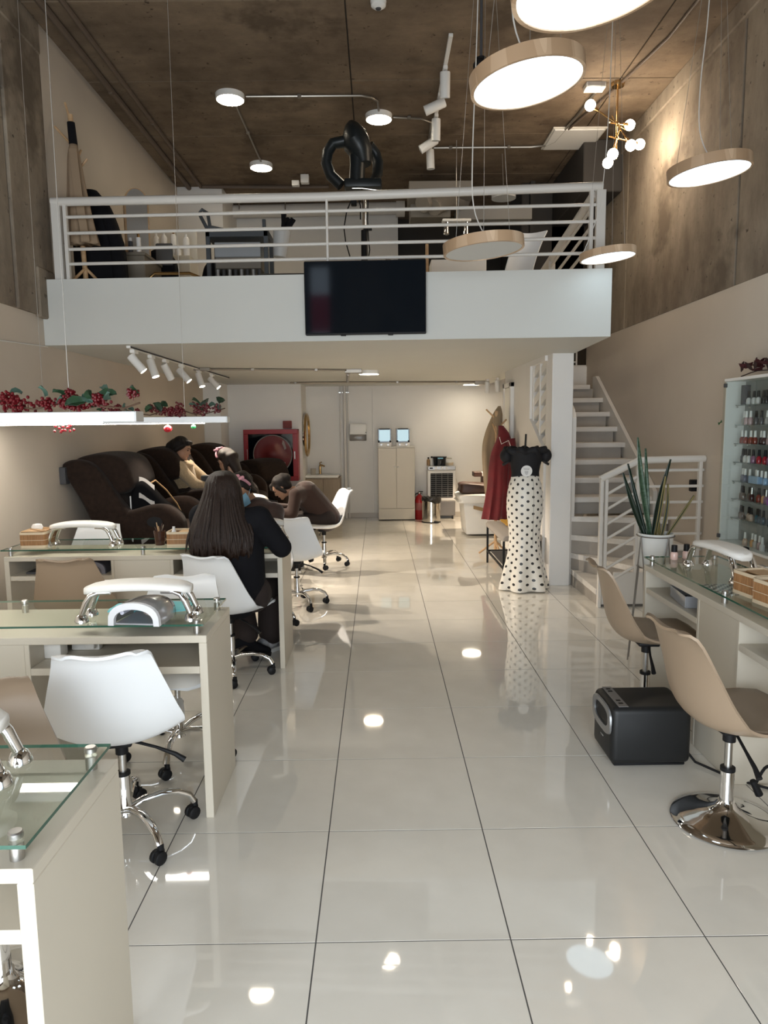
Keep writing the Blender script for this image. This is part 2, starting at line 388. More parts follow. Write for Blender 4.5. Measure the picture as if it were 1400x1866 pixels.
# upstairs rail that follows the stair opening back and down
bars = [((1.64, 5.62, 3.18-.13*k), (1.70, 8.2, 2.50-.13*k+.45)) for k in range(3)]
rail('stairwell_railing', 'white sloping railing beside the stair opening on the upper floor', [(1.66, 5.58, 3.29), (1.70, 8.6, 2.95)],
     [(1.68, 7.0, 2.71, .03, 3.14), (1.70, 8.55, 2.71, .02, 2.96)], bars, rtop=.035)
# upper floor back walls
struct('wall_upper', MB().box(-2.57, -1.99, 9.65, 9.8, 2.7, ZC), WHITEW)
struct('wall_upper_back', MB().box(-2.0, .32, 10.6, 10.7, 2.7, ZC).box(-2.05, -1.99, 9.8, 10.7, 2.7, ZC), WHITEW)
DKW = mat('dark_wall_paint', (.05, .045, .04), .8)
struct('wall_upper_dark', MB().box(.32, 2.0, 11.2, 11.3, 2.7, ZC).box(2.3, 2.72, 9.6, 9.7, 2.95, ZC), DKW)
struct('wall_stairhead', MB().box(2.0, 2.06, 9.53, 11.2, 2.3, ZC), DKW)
# ------------------------------------------------------------------ manicure desks
DW, DD, DH = 1.78, .44, .762
def make_desk(name, label):
    t = thing(name, label, 'desk', group='manicure desks')
    P = lambda n, *b, m=LAMI: ob(n, MB().rbox(*b, .002, 1), m, t, False)
    P('side_panel', 0, .032, 0, DD, 0, DH-.03); P('side_panel', DW-.032, DW, 0, DD, 0, DH-.03)
    P('desk_top', 0, DW, 0, DD, DH-.03, DH)
    P('shelf', .032, .68, .004, DD-.02, .605, .635); P('shelf', 1.08, DW-.032, .004, DD-.02, .605, .635)
    P('back_panel', .032, DW-.032, DD-.018, DD, .605, DH-.03)
    P('cabinet_side', .68, .70, .004, DD, 0, DH-.03); P('cabinet_side', 1.06, 1.08, .004, DD, 0, DH-.03)
    P('cabinet_front', .70, 1.06, .006, .026, 0, DH-.03); P('cabinet_back', .70, 1.06, DD-.02, DD, 0, DH-.03)
    g = ob('glass_top', MB().box(-.02, DW-.012, .006, DD-.01, .798, .806), [GLASS, GLEDGE], t, False)
    for p in g.data.polygons:
        if abs(p.normal.z) < .5: p.material_index = 1
    for x in (.03, .88, DW-.045):
        for y in (.035, DD-.05):
            s = ob('standoff', MB().lathe([(.0, 0), (.0135, 0), (.0135, .033), (.0, .033)], 14, (x, y, DH)).lathe([(0, .0), (.0145, 0), (.0145, .010), (.012, .013), (0, .013)], 14, (x, y, .8055)), STEEL, t, True, .5)
    return t
dk = make_desk('manicure_desk', 'cream manicure desk nearest the shop entrance, only its glass corner end in frame')
dk.location = (-.655-DW, 1.235, 0)
dup(dk, (-.685-DW, 2.71, 0), 0, 'cream glass-topped manicure desk carrying the white nail lamp and teal towel')
dup(dk, (-.625-DW, 4.48, 0), 0, 'cream glass-topped manicure desk where the long-haired client sits')
dup(dk, (1.52, 3.99, 0), -PI/2, 'cream glass-topped manicure desk along the polish cabinet wall with two bamboo baskets')

# ------------------------------------------------------------------ shell chairs
VY = ([0, .12, .3, .44, .55, .66, .80, .91, .96, 1], [.235, .215, .09, -.045, -.145, -.198, -.228, -.25, -.272, -.297])
VZ = ([0, .12, .3, .44, .55, .66, .80, .91, .96, 1], [.405, .432, .416, .404, .430, .505, .645, .762, .797, .800])
VW = ([0, .05, .12, .3, .44, .55, .66, .80, .90, .96, .985, 1], [.10, .172, .208, .230, .243, .250, .243, .205, .172, .156, .143, .118])
VS = ([0, .15, .3, .44, .55, .66, .80, .92, 1], [-.005, .014, .03, .058, .080, .078, .045, .012, .0])
def shell_pt(u, v, inset=0, lift=0, wsc=1):
    y, z = interp(*VY, v), interp(*VZ, v)
    e = 1e-3; ty, tz = interp(*VY, min(1, v+e))-interp(*VY, max(0, v-e)), interp(*VZ, min(1, v+e))-interp(*VZ, max(0, v-e))
    l = math.hypot(ty, tz); ny, nz = tz/l, -ty/l       # points up / towards the sitter
    wd = interp(*VW, v)*wsc; s = interp(*VS, v)*abs(u)**2.2
    z2 = (.030*abs(u)**2-.022*abs(u)**6)*max(0, (v-.75)/.25)**1.5
    x = wd*u
    return (x, y+ny*(s+lift), z+nz*(s+lift)+z2)
def make_chair(name, label, shell, pad, base):
    t = thing(name, label, 'chair')
    nu, nv = 17, 34
    ob('shell', MB().sheet([[shell_pt(-1+2*i/(nu-1), j/(nv-1)) for i in range(nu)] for j in range(nv)], .011), shell, t, True, 1.2)
    c = MB(); g = []
    for j in range(11):
        v = .05+.43*j/10; r = []
        for i in range(11):
            u = -1+2*i/10; ed = (1-abs(u)**6)*(1-abs(2*j/10-1)**6)
            r.append(shell_pt(u*.86*(1 if 1 <= j <= 9 else .9), v, 0, .004+.022*ed))
        g.append(r)
    ob('seat_pad', MB().sheet(g, .02), pad, t, True, 1.2)
    ob('seat_plate', MB().rbox(-.045, .045, -.05, .06, .374, .396, .008, 2).cyl((0, 0, .335), .024, .04), BLACKP, t)
    ob('lever', MB().tube([(.05, .0, .375), (.13, -.02, .355), (.20, -.03, .325), (.235, -.035, .30)], [.006, .006, .009, .012], 8), BLACKP, t)
    if base == 'star':
        ob('gas_lift', MB().cyl((0, 0, .22), .014, .13), STEEL, t)
        ob('lift_sleeve', MB().lathe([(.0, 0), (.030, 0), (.026, .02), (.025, .165), (0, .165)], 20, (0, 0, .085)), CHROME, t)
        ob('sleeve_collar', MB().lathe([(0, 0), (.027, 0), (.027, .012), (0, .012)], 20, (0, 0, .248)), BLACKP, t)
        for k in range(5):
            a = 2*PI*k/5+.3; M = RZ(a)
            l = ob('base_leg', MB().tube([(.015, 0, .108), (.07, 0, .128), (.14, 0, .135), (.20, 0, .125), (.245, 0, .10), (.262, 0, .068)], [.018, .0185, .018, .0165, .016, .017], 12, True, .8).xf(M), CHROME, t)
            cs = MB()
            for sgn in (-1, 1):
                w2 = MB().lathe([(0, -.0095), (.02, -.0095), (.025, -.006), (.025, .006), (.02, .0095), (0, .0095)], 16).xf(T(0, sgn*.0135, 0) @ RX(PI/2)); cs.join(w2)
            cs.xf(T(-.008, 0, .025)); cs.join(MB().cyl((0.004, 0, .035), .012, .036, 10)); cs.join(MB().rbox(-.022, .018, -.008, .008, .018, .052, .006, 2))
            cs.xf(T(.262, 0, .0) @ RZ(k*1.9+.4)); ob('caster', cs.xf(M), BLACKP, t)
    else:
        ob('gas_lift', MB().cyl((0, 0, .20), .0145, .15), STEEL, t)
        ob('lift_sleeve', MB().lathe([(0, 0), (.026, 0), (.025, .16), (0, .16)], 20, (0, 0, .055)), CHROME, t)
        ob('sleeve_collar', MB().lathe([(0, 0), (.028, 0), (.028, .015), (0, .015)], 20, (0, 0, .213)), BLACKP, t)
        ob('disc_base', MB().lathe([(0, .0), (.197, .0), (.205, .006), (.200, .013), (.17, .022), (.12, .035), (.07, .052), (.042, .070), (.032, .088), (0, .088)], 48), CHROME, t)
    return t
def dip(o, dz):
    for c in o.children: c.location.z += 0
    return o
GW, GT = 'white shell chairs', 'taupe shell chairs'
c0 = make_chair('shell_chair', 'white shell chair pulled up in front of the desk with the nail lamp', WPLAS, WPAD, 'star')
c0.location = (-1.0, 2.60, 0); c0.rotation_euler.z = .18; c0['group'] = GW
dup(c0, (-.985, 3.30, 0), PI+.06, 'white shell chair tucked behind the desk that carries the nail lamp', group=GW)
dup(c0, (-.955, 4.40, 0), -.36, 'white shell chair under the long-haired client in black', group=GW)
dup(c0, (-2.19, 5.28, 0), PI+.05, 'white shell chair behind the far desk, beneath the first recliner', group=GW)
dup(c0, (-.73, 6.12, 0), -.06, 'empty white shell chair in the aisle behind the masked technician', group=GW)
dup(c0, (-.60, 7.60, .06), PI/2+.42, 'white shell chair under the hunched technician in brown', group=GW)
dup(c0, (-.92, 5.42, 0.03), PI+.1, 'white shell chair that the masked technician sits on', group=GW)
t0 = make_chair('shell_chair', 'taupe shell chair on a chrome disc base beside the black air purifier', TAUPE, TAUPEP, 'disc')
t0.location = (1.36, 2.63, 0); t0.rotation_euler.z = -PI/2+.12; t0['group'] = GT
dup(t0, (1.42, 3.66, .02), -PI/2-.05, 'taupe shell chair at the wall desk just beyond the air purifier', group=GT)
dup(t0, (-1.06, 1.80, 0), PI+.6, 'taupe shell chair behind the desk nearest the entrance', group=GT)
dup(t0, (-1.87, 4.36, 0), .08, 'taupe shell chair at the far desk in front of the hand rest', group=GT)

# ------------------------------------------------------------------ hand rests
def make_rest(label):
    t = thing('hand_rest', label, 'hand rest', group='padded hand rests')
    g = []
    nx = 17
    rs = []
    for i in range(nx):
        x = -.212+.424*i/(nx-1); e = 1-abs(2*i/(nx-1)-1)**5*.45; cz = .138-.020*abs(x/.212)**2.4
        if i in (0, nx-1): e *= .8
        ring = []
        for j in range(16):
            a = 2*PI*j/16; cy, sy = math.cos(a), math.sin(a)
            ring.append((x, .068*e*math.copysign(abs(cy)**.45, cy), cz+.019*(.8 if i in (0, nx-1) else 1)*math.copysign(abs(sy)**.7, sy)))
        rs.append(ring)
    ob('cushion', MB().rings(rs), WPAD, t, True, 1.2)
    for sx in (-1, 1):
        for sy in (-1, 1):
            y = .048*sy
            l = ob('leg', MB().tube([(sx*.10, y, .117), (sx*.15, y, .117), (sx*.178, y*1.02, .106), (sx*.196, y*1.05, .078), (sx*.215, y*1.1, .03)], [.010, .013, .0155, .0165, .015], 12, True, .8), CHROME, t)
            ob('foot', MB().lathe([(0, 0), (.028, 0), (.028, .006), (.019, .026), (.013, .031), (0, .031)], 20, (sx*.217, y*1.12, 0)), CHROME, l)
    return t
GZ = .8062
hr = make_rest('white padded hand rest on chrome legs over the white nail lamp')
hr.location = (-.98, 2.83, GZ); hr.rotation_euler.z = .03
dup(hr, (-1.97, 4.68, GZ), -.03, 'white padded hand rest beside the bamboo tissue box at the far desk')
dup(hr, (1.735, 3.53, GZ), -PI/2+.08, 'white padded hand rest on the wall desk next to two pink polish bottles')
dup(hr, (-1.055, 1.50, GZ), .1, 'white padded hand rest on the desk nearest the entrance, cut by the frame edge')
dup(hr, (-.86, 4.74, GZ), .1, 'white padded hand rest under the hands of the long-haired client')

# ------------------------------------------------------------------ things on the desks
t = thing('nail_lamp', 'white and silver arched UV nail lamp under the hand rest', 'nail lamp', (-.965, 2.70, GZ), -.12)
def archp(w, h, n=14): return [(w*math.cos(PI*i/n)*(1 if i not in () else 1), h*abs(math.sin(PI*i/n))**.62) for i in range(n+1)]
o_, i_ = archp(.105, .092), archp(.082, .066)
poly = [(a, b+.0) for a, b in o_]+[(a, b+.010) for a, b in reversed(i_)]
ob('front_bezel', MB().prism([(a, b) for a, b in o_]+[(a, b) for a, b in reversed(i_)], .02, 'y', 0), mat('lamp_white', (.80, .81, .84), .25), t)
rs = []
for y, s in [(.02, .985), (.08, 1.0), (.15, .96), (.20, .86), (.225, .66)]:
    rs.append([(a*s, y, b*s) for a, b in o_]+[(a*s*.97, y, b*s*.96) for a, b in reversed(o_)])
ob('housing', MB().rings(rs), mat('lamp_silver', (.50, .49, .50), .18, .6), t)
ob('inner_tray', MB().rbox(-.08, .08, .01, .19, 0.001, .008, .002, 1), mat('lamp_inside', (.55, .56, .62), .2, .4), t)
ob('lamp_bulb', MB().tube([(-.06, .03, .045), (-.06, .17, .045)], .009, 8).tube([(.06, .03, .045), (.06, .17, .045)], .009, 8), mat('tube_lilac', (.66, .66, .76), .3), t)
tw = MB(); rnd = random.Random(3)
tw.sheet([[(-.16+.033*i, .0+.03*j, .010+.003*math.sin(i*1.3+j)+.002*math.sin(j*2.1)) for i in range(11)] for j in range(6)], .006)
tag(ob('towel', tw.xf(T(-.98, 2.90, GZ) @ RZ(.03)), mat('teal_cloth', (.22, .62, .66), .85, bump=.2, bscale=400)), 'folded teal towel lying under the nail lamp', 'towel')
# white plug adapters on the shelf of the second desk
tag(ob('adapter', MB().rbox(-1.385, -1.315, 2.83, 2.90, .6355, .72, .006, 2), WPAINT), 'square white power adapter on the desk shelf', 'adapter')
t = thing('socket_box', 'small white double socket with plug on the desk shelf', 'socket', (-1.26, 2.96, .6355))
ob('body', MB().rbox(-.06, .06, -.02, .02, 0, .065, .006, 2), WPAINT, t)
ob('plug', MB().rbox(.01, .05, -.05, -.02, .012, .05, .008, 2), WPAINT, t)
def bamboo_box(label, loc, rz, sx, sy, sz, lid, group='bamboo boxes'):
    t = thing('bamboo_box', label, 'box', loc, rz, group); r = .018
    def rr(x, y, r, n=5):
        o = []
        for cx, cy, a in ((x-r, y-r, 0), (-x+r, y-r, PI/2), (-x+r, -y+r, PI), (x-r, -y+r, 1.5*PI)):
            o += [(cx+r*math.cos(a+PI/2*i/n), cy+r*math.sin(a+PI/2*i/n)) for i in range(n+1)]
        return o
    def wall(z0, z1, off, m, name):
        a, b = rr(sx+off, sy+off, r), rr(sx-.004, sy-.004, r-.003)
        return ob(name, MB().rings([[(x, y, z0) for x, y in a], [(x, y, z1) for x, y in a], [(x, y, z1) for x, y in b], [(x, y, z0) for x, y in b], [(x, y, z0) for x, y in a]], False), m, t)
    wall(.014, sz-.012, .0012, BAMBOO, 'backing')
    wall(0, .016, .0035, BTRIM, 'binding'); wall(sz-.014, sz, .0035, BTRIM, 'binding')
    ob('bottom', MB().prism([(x*.98, y*.98) for x, y in rr(sx, sy, r)], .004, 'z', .002), BTRIM, t, False)
    # vertical cane strips laid round the wall
    P = rr(sx, sy, r, 4); L = [0]
    for a, b in zip(P, P[1:]+P[:1]): L.append(L[-1]+math.dist(a, b))
    n = int(L[-1]/.0105); st = MB()
    for k in range(n):
        d = L[-1]*k/n; i = max(j for j in range(len(L)-1) if L[j] <= d); a, b = P[i], P[(i+1) % len(P)]
        f = (d-L[i])/max(1e-6, L[i+1]-L[i]); ang = math.atan2(b[1]-a[1], b[0]-a[0])
        m_ = MB().box(-.0046, .0046, -.0036, 0, .016, sz-.014).xf(T(lerp(a[0], b[0], f), lerp(a[1], b[1], f), 0) @ RZ(ang)); st.join(m_)
    ob('cane_strips', st, BAMBOO, t, False, kind='stuff')
    ob('thread', MB().rings([[(x*s_, y*s_, z) for x, y in [(p[0]*(1+.006/sx), p[1]*(1+.006/sy)) for p in P]] for z, s_ in ((sz*.5-.0015, 1), (sz*.5+.0015, 1))], False), BTRIM, t)
    if lid == 'tissue':
        ob('lid', MB().rbox(-sx*.96, sx*.96, -sy*.9, sy*.9, sz, sz+.008, .003, 1), WOODL, t)
        rs = [[(.03*k_*math.cos(2*PI*j/10)*(1+.3*math.sin(3*j)), .018*k_*math.sin(2*PI*j/10)*(1+.3*math.cos(2*j)), sz+.006+z) for j in range(10)] for k_, z in ((1, 0), (1.2, .018), (.9, .035), (.3, .04))]
        ob('tissue', MB().rings(rs), mat('tissue_white', (.85, .83, .80), .9), t)
    if lid == 'slab': ob('lid', MB().rbox(-sx*.2, sx*.96, -sy*.9, sy*.9, sz-.016, sz-.006, .003, 1), WOODL, t)
    return t
bamboo_box('bamboo tissue box holding a white tissue at the end of the far desk', (-2.26, 4.66, GZ), .05, .078, .10, .10, 'tissue')
bamboo_box('bamboo box with small bottles beside the brown tool glass', (-1.30, 4.63, GZ), .02, .08, .085, .095, 'slab')
bamboo_box('bamboo basket standing further along the wall desk', (1.685, 3.075, GZ), .12, .075, .075, .105, 'slab')
bamboo_box('bamboo basket at the frame edge on the wall desk', (1.69, 2.89, GZ), .12, .085, .08, .105, None)
for i, (x, y, l) in enumerate([(-2.275, 4.62, 'flat wooden nail file laid on the bamboo tissue box'), (-2.235, 4.70, 'second wooden nail file propped on the bamboo tissue box')]):
    tag(ob('nail_file', MB().rbox(-.012, .012, -.08, .08, 0, .006, .002, 1).xf(T(x+.03, y, GZ+.1085) @ RZ(.9+.5*i) @ RY(.0)), WOODL), l, 'nail file')
t = thing('tool_glass', 'brown ribbed glass holding manicure tools on the far desk', 'glass', (-1.445, 4.62, GZ))
ob('cup', MB().lathe([(0, 0), (.030, 0), (.038, .095), (.034, .095), (.028, .006), (0, .006)], 18), mat('brown_glass', (.09, .04, .025), .12, trans=.35), t)
for k in range(5):
    a = k*1.3; tag(ob('manicure_stick', MB().tube([(-1.445+.02*math.cos(a), 4.62+.02*math.sin(a), GZ+.008), (-1.445-.030*math.cos(a+.4), 4.62-.030*math.sin(a+.4), GZ+.122+.006*k)], .003, 6), [BROWNL, WOODL, STEEL][k % 3]), '%s manicure stick leaning in the brown glass, %s from the wall side' % (('brown', 'pale wooden', 'steel')[k % 3], ('fourth', 'third', 'first', 'second', 'fifth')[k]), 'tool', 'manicure sticks in the brown glass')
def bottle(name, label, loc, prof, m, cap=None, capm=None, cat='bottle', group=None, n=16):
    t = thing(name, label, cat, loc, 0, group)
    ob('body', MB().lathe([(0, 0)]+prof+[(0, prof[-1][1])], n), m, t)
    if cap: ob('cap', MB().lathe([(0, cap[0][1])]+cap+[(0, cap[-1][1])], n), capm, t)
    return t
WP = mat('white_bottle', (.80, .78, .75), .35)
bottle('small_bottle', 'small white capped bottle inside the bamboo box near the client', (-1.345, 4.60, GZ+.006), [(.014, 0), (.015, .085), (.012, .095)], WP, [(.009, .095), (.009, .118)], WP)
b = bottle('pump_bottle', 'white pump bottle standing by the long-haired client', (-1.17, 4.74, GZ), [(.028, 0), (.029, .10), (.014, .125)], WP, [(.010, .125), (.010, .140), (.004, .142), (.004, .16)], WP)
ob('spout', MB().rbox(-.03, .008, -.007, .007, .155, .166, .003, 1), WP, b)
CLEARB = mat('clear_bottle', (.75, .82, .80), .1, trans=.75)
bottle('spray_bottle', 'clear water bottle with a bright green cap at the desk corner', (-.72, 4.60, GZ), [(.026, 0), (.028, .01), (.028, .085), (.023, .115), (.012, .150)], CLEARB,
       [(.014, .150), (.015, .185), (.012, .195)], mat('green_cap', (.03, .42, .08), .4))
for x, y, l in ((1.655, 3.905, 'pale pink polish bottle with black cap nearer the plant pot'), (1.735, 3.93, 'pale pink polish bottle with black cap behind its twin')):
    bottle('polish_bottle', l, (x, y, GZ), [(.019, 0), (.021, .005), (.021, .035), (.016, .044)], mat('pink_polish', (.72, .50, .44), .2), [(.0165, .044), (.0155, .082)], BLACKP, group='pink polish on the wall desk')
# lamp on the far desk's shelf, acrylic tray on the wall desk's shelf
t = thing('nail_lamp', 'dark grey nail lamp stored on the shelf of the far desk', 'nail lamp', (-1.88, 4.53, .6355))
ob('housing', MB().prism([(a*.9, b*.85) for a, b in o_], .16, 'y', .02), mat('lamp_grey', (.13, .13, .15), .25), t)
ob('front_bezel', MB().prism([(a*.95, b*.9) for a, b in o_]+[(a*.72, b*.62) for a, b in reversed(o_)], .02, 'y', 0), mat('lamp_blue_grey', (.22, .23, .28), .25), t)
tag(ob('magazine', MB().rbox(-2.3, -2.02, 4.54, 4.72, .6355, .65, .003, 1), DGREY), 'dark magazine lying on the shelf of the far desk', 'magazine')
t = thing('acrylic_tray', 'clear acrylic tray tilted on the wall desk shelf', 'tray', (1.56, 3.62, .6365), -PI/2-.12)
ACR = mat('acrylic', (.62, .64, .68), .1, trans=.5)
ob('tray_base', MB().rbox(-.13, .13, 0, .17, 0, .005, .001, 1), ACR, t)
for n_, b_ in (('tray_front', (-.13, .13, 0, .005, .005, .06)), ('tray_side', (-.13, -.125, .005, .17, .005, .06)), ('tray_side', (.125, .13, .005, .17, .005, .06))): ob(n_, MB().rbox(*b_, .001, 1), ACR, t)
# chequered mat and roll of foil under the hand rest on the wall desk
CHK = mat('chequer_cloth', (.7, .7, .68), .7); nt = CHK.node_tree
k = nt.nodes.new('ShaderNodeTexChecker'); k.inputs['Scale'].default_value = 45; k.inputs['Color1'].default_value = (.75, .74, .72, 1); k.inputs['Color2'].default_value = (.10, .10, .11, 1)
tc = nt.nodes.new('ShaderNodeTexCoord'); nt.links.new(tc.outputs['Object'], k.inputs[0]); nt.links.new(k.outputs[0], nt.nodes['Principled BSDF'].inputs[0])
tag(ob('chequered_mat', MB().rbox(1.60, 1.80, 3.24, 3.46, .7625, .767, .001, 1), CHK, None, False), 'black and white chequered paper under the glass of the wall desk', 'mat')
t = thing('foil_roll', 'silver foil rolls standing behind the hand rest on the wall desk', 'roll', (1.86, 3.36, GZ))
for dz in (0,): ob('roll', MB().tube([(0, -.03, .036), (0, .03, .036)], .036, 20), STEEL, t)
ob('roll_core', MB().tube([(0, -.033, .036), (0, .033, .036)], .018, 16), DGREY, t)
CAM = Vector((0, 0, 1.578))
def at(px, py, Y):
    """the world point at depth Y that the photograph shows at pixel (px, py) - used to read positions off the photo"""
    d = fw+rt*((px-700)/1290.9)-up*((py-933)/1290.9)
    return CAM+d*(Y/d.y)
# ------------------------------------------------------------------ lamps
def emis(name, col, s): return mat(name, (.8, .8, .8), .5, emit=col, es=s)
DISC = emis('pendant_diffuser_lit', (.66, .86, 1), 1.6)
DISCW = emis('ceiling_disc_lit', (1, .88, .68), 24)
BULB = emis('warm_bulb', (1, .90, .74), 22)
SPOTF = emis('spot_face_lit', (1, .88, .70), 14)
STRIP = emis('led_strip_lit', (1, .95, .85), 20)
OPAL = mat('opal_unlit', (.62, .63, .62), .5)
def make_pendant(label, diffuser, cord=.12):
    t = thing('round_pendant', label, 'pendant lamp', group='round wooden pendant lamps')
    ob('wood_rim', MB().lathe([(.236, .0), (.250, .001), (.2505, .064), (.0, .066), (0, .060), (.236, .056), (.236, 0)], 56), WOODP, t, True, .5)
    ob('diffuser', MB().lathe([(0, .004), (.235, .004), (.235, .012), (0, .012)], 56), diffuser, t, True, .5)
    return t
WOODP = mat('pale_ash_wood', (.62, .45, .30), .45, col2=(.44, .295, .18), vscale=7, stretch=(1, 1, .15), detail=1)
for n_ in WOODP.node_tree.nodes:
    if n_.bl_idname == 'ShaderNodeValToRGB':
        n_.color_ramp.interpolation = 'CONSTANT'; e = n_.color_ramp.elements; e[0].position = 0; e[1].position = .56; k_ = e.new(.47); k_.color = (.53, .37, .24, 1)
WIRE = mat('thin_wire', (.45, .43, .40), .4, .6)
CORD = mat('white_cord', (.66, .64, .60), .5)
pens = [((.66, 2.25, 2.85), 'largest round pendant lamp hanging above the top edge of the frame', 1),
        ((.675, 3.31, 3.05), 'lit round wooden pendant second in its row, its face wide and glowing', 1),
        ((2.11, 4.68, 3.12), 'lit round wooden pendant alone before the concrete wall seam', 1),
        ((.67, 4.56, 2.635), 'unlit round wooden pendant with a dull grey face, before the balcony bars', 0),
        ((1.655, 5.22, 2.735), 'small lit round wooden pendant at the open end of the mezzanine', 1)]
protoL = make_pendant('x', DISC); protoU = make_pendant('x', OPAL)
for i, (p, l, lit) in enumerate(pens):
    o = dup(protoL if lit else protoU, p, 0, l); ta = (-.13, -.13, -.10, -.085, -.09)[i]; o.rotation_euler = (0, ta, 0); Ri = RY(-ta); sc_ = .78 if i == 4 else 1; o.scale = (sc_,)*3
    h = (ZC-p[2])/sc_
    wm = MB()
    for k in range(3):
        a = 2*PI*k/3+.4; wm.tube([(.2*math.cos(a), .2*math.sin(a), .065), Ri @ Vector((.03*math.cos(a), .03*math.sin(a)-0, h))], .0014, 5)
    ob('suspension_wire', wm, WIRE, o)
    s = -1 if i in (3, 4) else 1
    cp = [(-.03, .0, h), (-.05, .0, h*.6), (-.07, .02, .55), (-.06, .03, .28), (0, .02, .12), (.06, 0, .065)]
    if i == 4: cp = [(-.01, 0, h), (-.03, 0, h*.5), (-.08, 0, .5), (-.16, 0, .22), (-.225, 0, .06)]
    # smooth the cord
    ts = [0, .25, .55, .75, .9, 1] if len(cp) == 6 else [0, .35, .65, .85, 1]
    cp2 = [tuple(interp(ts, [q[c] for q in cp], k/24) for c in range(3)) for k in range(25)]
    ob('cord', MB().tube([Ri @ Vector(q) for q in cp2[:-1]]+[cp2[-1]], .0038, 8), CORD, o)
for pr in (protoL, protoU):
    for c in list(pr.children): bpy.data.objects.remove(c)
    bpy.data.objects.remove(pr)
# dim pendant far upstairs
p = at(918, 362, 8.6)
t = thing('round_pendant', 'small grey unlit pendant upstairs, half behind the handrail', 'pendant lamp', p)
ob('shade', MB().lathe([(0, 0), (.14, 0), (.14, .06), (0, .06)], 32), OPAL, t)
ob('cord', MB().tube([(0, 0, .06), (-.02, 0, ZC-p.z)], .003, 6), WIRE, t)
DISCL = emis('soffit_disc_lit', (1, .82, .58), 60)
def make_disc(label, loc, r=.135, h=.05, dm=None):
    t = thing('ceiling_light', label, 'ceiling light', loc, 0, 'round ceiling lights')
    ob('housing', MB().lathe([(r*.93, 0), (r, .004), (r, h), (0, h), (0, h-.01), (r*.93, h-.01), (r*.93, 0)], 36), WPAINT, t)
    ob('diffuser', MB().lathe([(0, .002), (r*.925, .002), (r*.925, .012), (0, .012)], 36), dm or DISCW, t)
    return t
make_disc('round ceiling light over the upper floor, joined by conduit to the coat rack side', (-1.35, 7.08, ZC-.05))
make_disc('round ceiling light right above the black hair steamer', (.045, 7.54, ZC-.05))
make_disc('round ceiling light deepest over the upper floor', (-1.35, 8.86, ZC-.05))
make_disc('round ceiling light under the mezzanine near the pipe bend', (-.10, 8.64, ZS-.045), .125, .045, DISCL)
make_disc('thin round ceiling light at the far end of the track', (1.50, 11.3, ZS-.04), .16, .04)
# spots on tracks
def spot_head(label, loc, d, lit, L=.16, R=.034, grp='white track spots', e=0, col=WARM2, m=None):
    """a head hanging from loc (on the track) with its barrel along d"""
    t = thing('track_spot', label, 'spotlight', loc, 0, grp)
    ob('adapter', MB().rbox(-.02, .02, -.05, .05, -.03, 0, .004, 1), WPAINT, t)
    ob('stem', MB().cyl((0, 0, -.075), .007, .05, 8), WPAINT, t)
    d = Vector(d).normalized(); q = d.to_track_quat('Z', 'Y').to_matrix().to_4x4()
    M = T(0, 0, -.085) @ q
    ob('barrel', MB().lathe([(0, -.05), (R*.9, -.05), (R, -.04), (R, L-.05), (R*.9, L-.05), (R*.9, L-.07), (0, L-.07)], 20).xf(M), WPAINT, t)
    ob('lens', MB().lathe([(0, L-.056), (R*.86, L-.056), (R*.86, L-.052), (0, L-.052)], 20).xf(M), SPOTF if lit else OPAL, t)
    if e:
        p = Vector(loc)+Vector((0, 0, -.085))+d*(L-.03)
        l = lamp('spot_beam', 'SPOT', p, e, col, .03, spot_size=1.25, spot_blend=.45); l.rotation_euler = d.to_track_quat('-Z', 'Y').to_euler()
    return t
t = thing('lamp_track', 'slim black-edged lamp track on the soffit above the recliners', 'lamp track')
ob('rail', MB().rbox(-1.99, -1.955, 5.75, 9.5, ZS-.02, ZS, .003, 1), WPAINT, t, False)
ob('conductor', MB().rbox(-1.955, -1.950, 5.75, 9.5, ZS-.018, ZS-.006, .001, 1), BLACKP, t, False)
ys = [5.88, 6.32, 6.74, 7.28, 7.98, 8.6]
ordn = ['first', 'second', 'third', 'fourth', 'fifth', 'sixth']
dirs = [(.80, .12, -1), (.35, -.15, -1), (.35, .5, -1), (.85, -.02, -1), (.35, -.25, -1), (.95, -.1, -1)]
SPE = [75, 35, 0, 130, 50, 140]
for i, y in enumerate(ys):
    spot_head(('unlit white track spot turned away, ' if i == 2 else 'lit white track spot, ')+ordn[i]+' along the track above the recliners', (-1.972, y, ZS-.02), dirs[i], i != 2, e=SPE[i])
spot_head('lit white spot beside the wall end near the hanging coats', (1.56, 10.2, ZS-.02), (.02, .25, -1), True, e=150, col=WARM)
spot_head('unlit white spot next to the lit one near the hanging coats', (1.66, 9.95, ZS-.02), (.1, .05, -1), False)
t = thing('lamp_track', 'vertical run of white lamp track on the concrete ceiling', 'lamp track')
ob('rail', MB().rbox(.60, .635, 6.05, 8.35, ZC-.025, ZC, .003, 1), WPAINT, t, False)
for i, (y, d) in enumerate([(6.55, (.02, .35, -1)), (7.05, (-.9, .1, -.35)), (7.5, (.0, .2, -1)), (7.95, (-.9, .1, -.5)), (8.3, (.05, .1, -1))]):
    spot_head('unlit white spot, '+ordn[i]+' on the track over the balcony', (.617, y, ZC-.025), d, False, .2, .045, 'spots on the concrete ceiling')
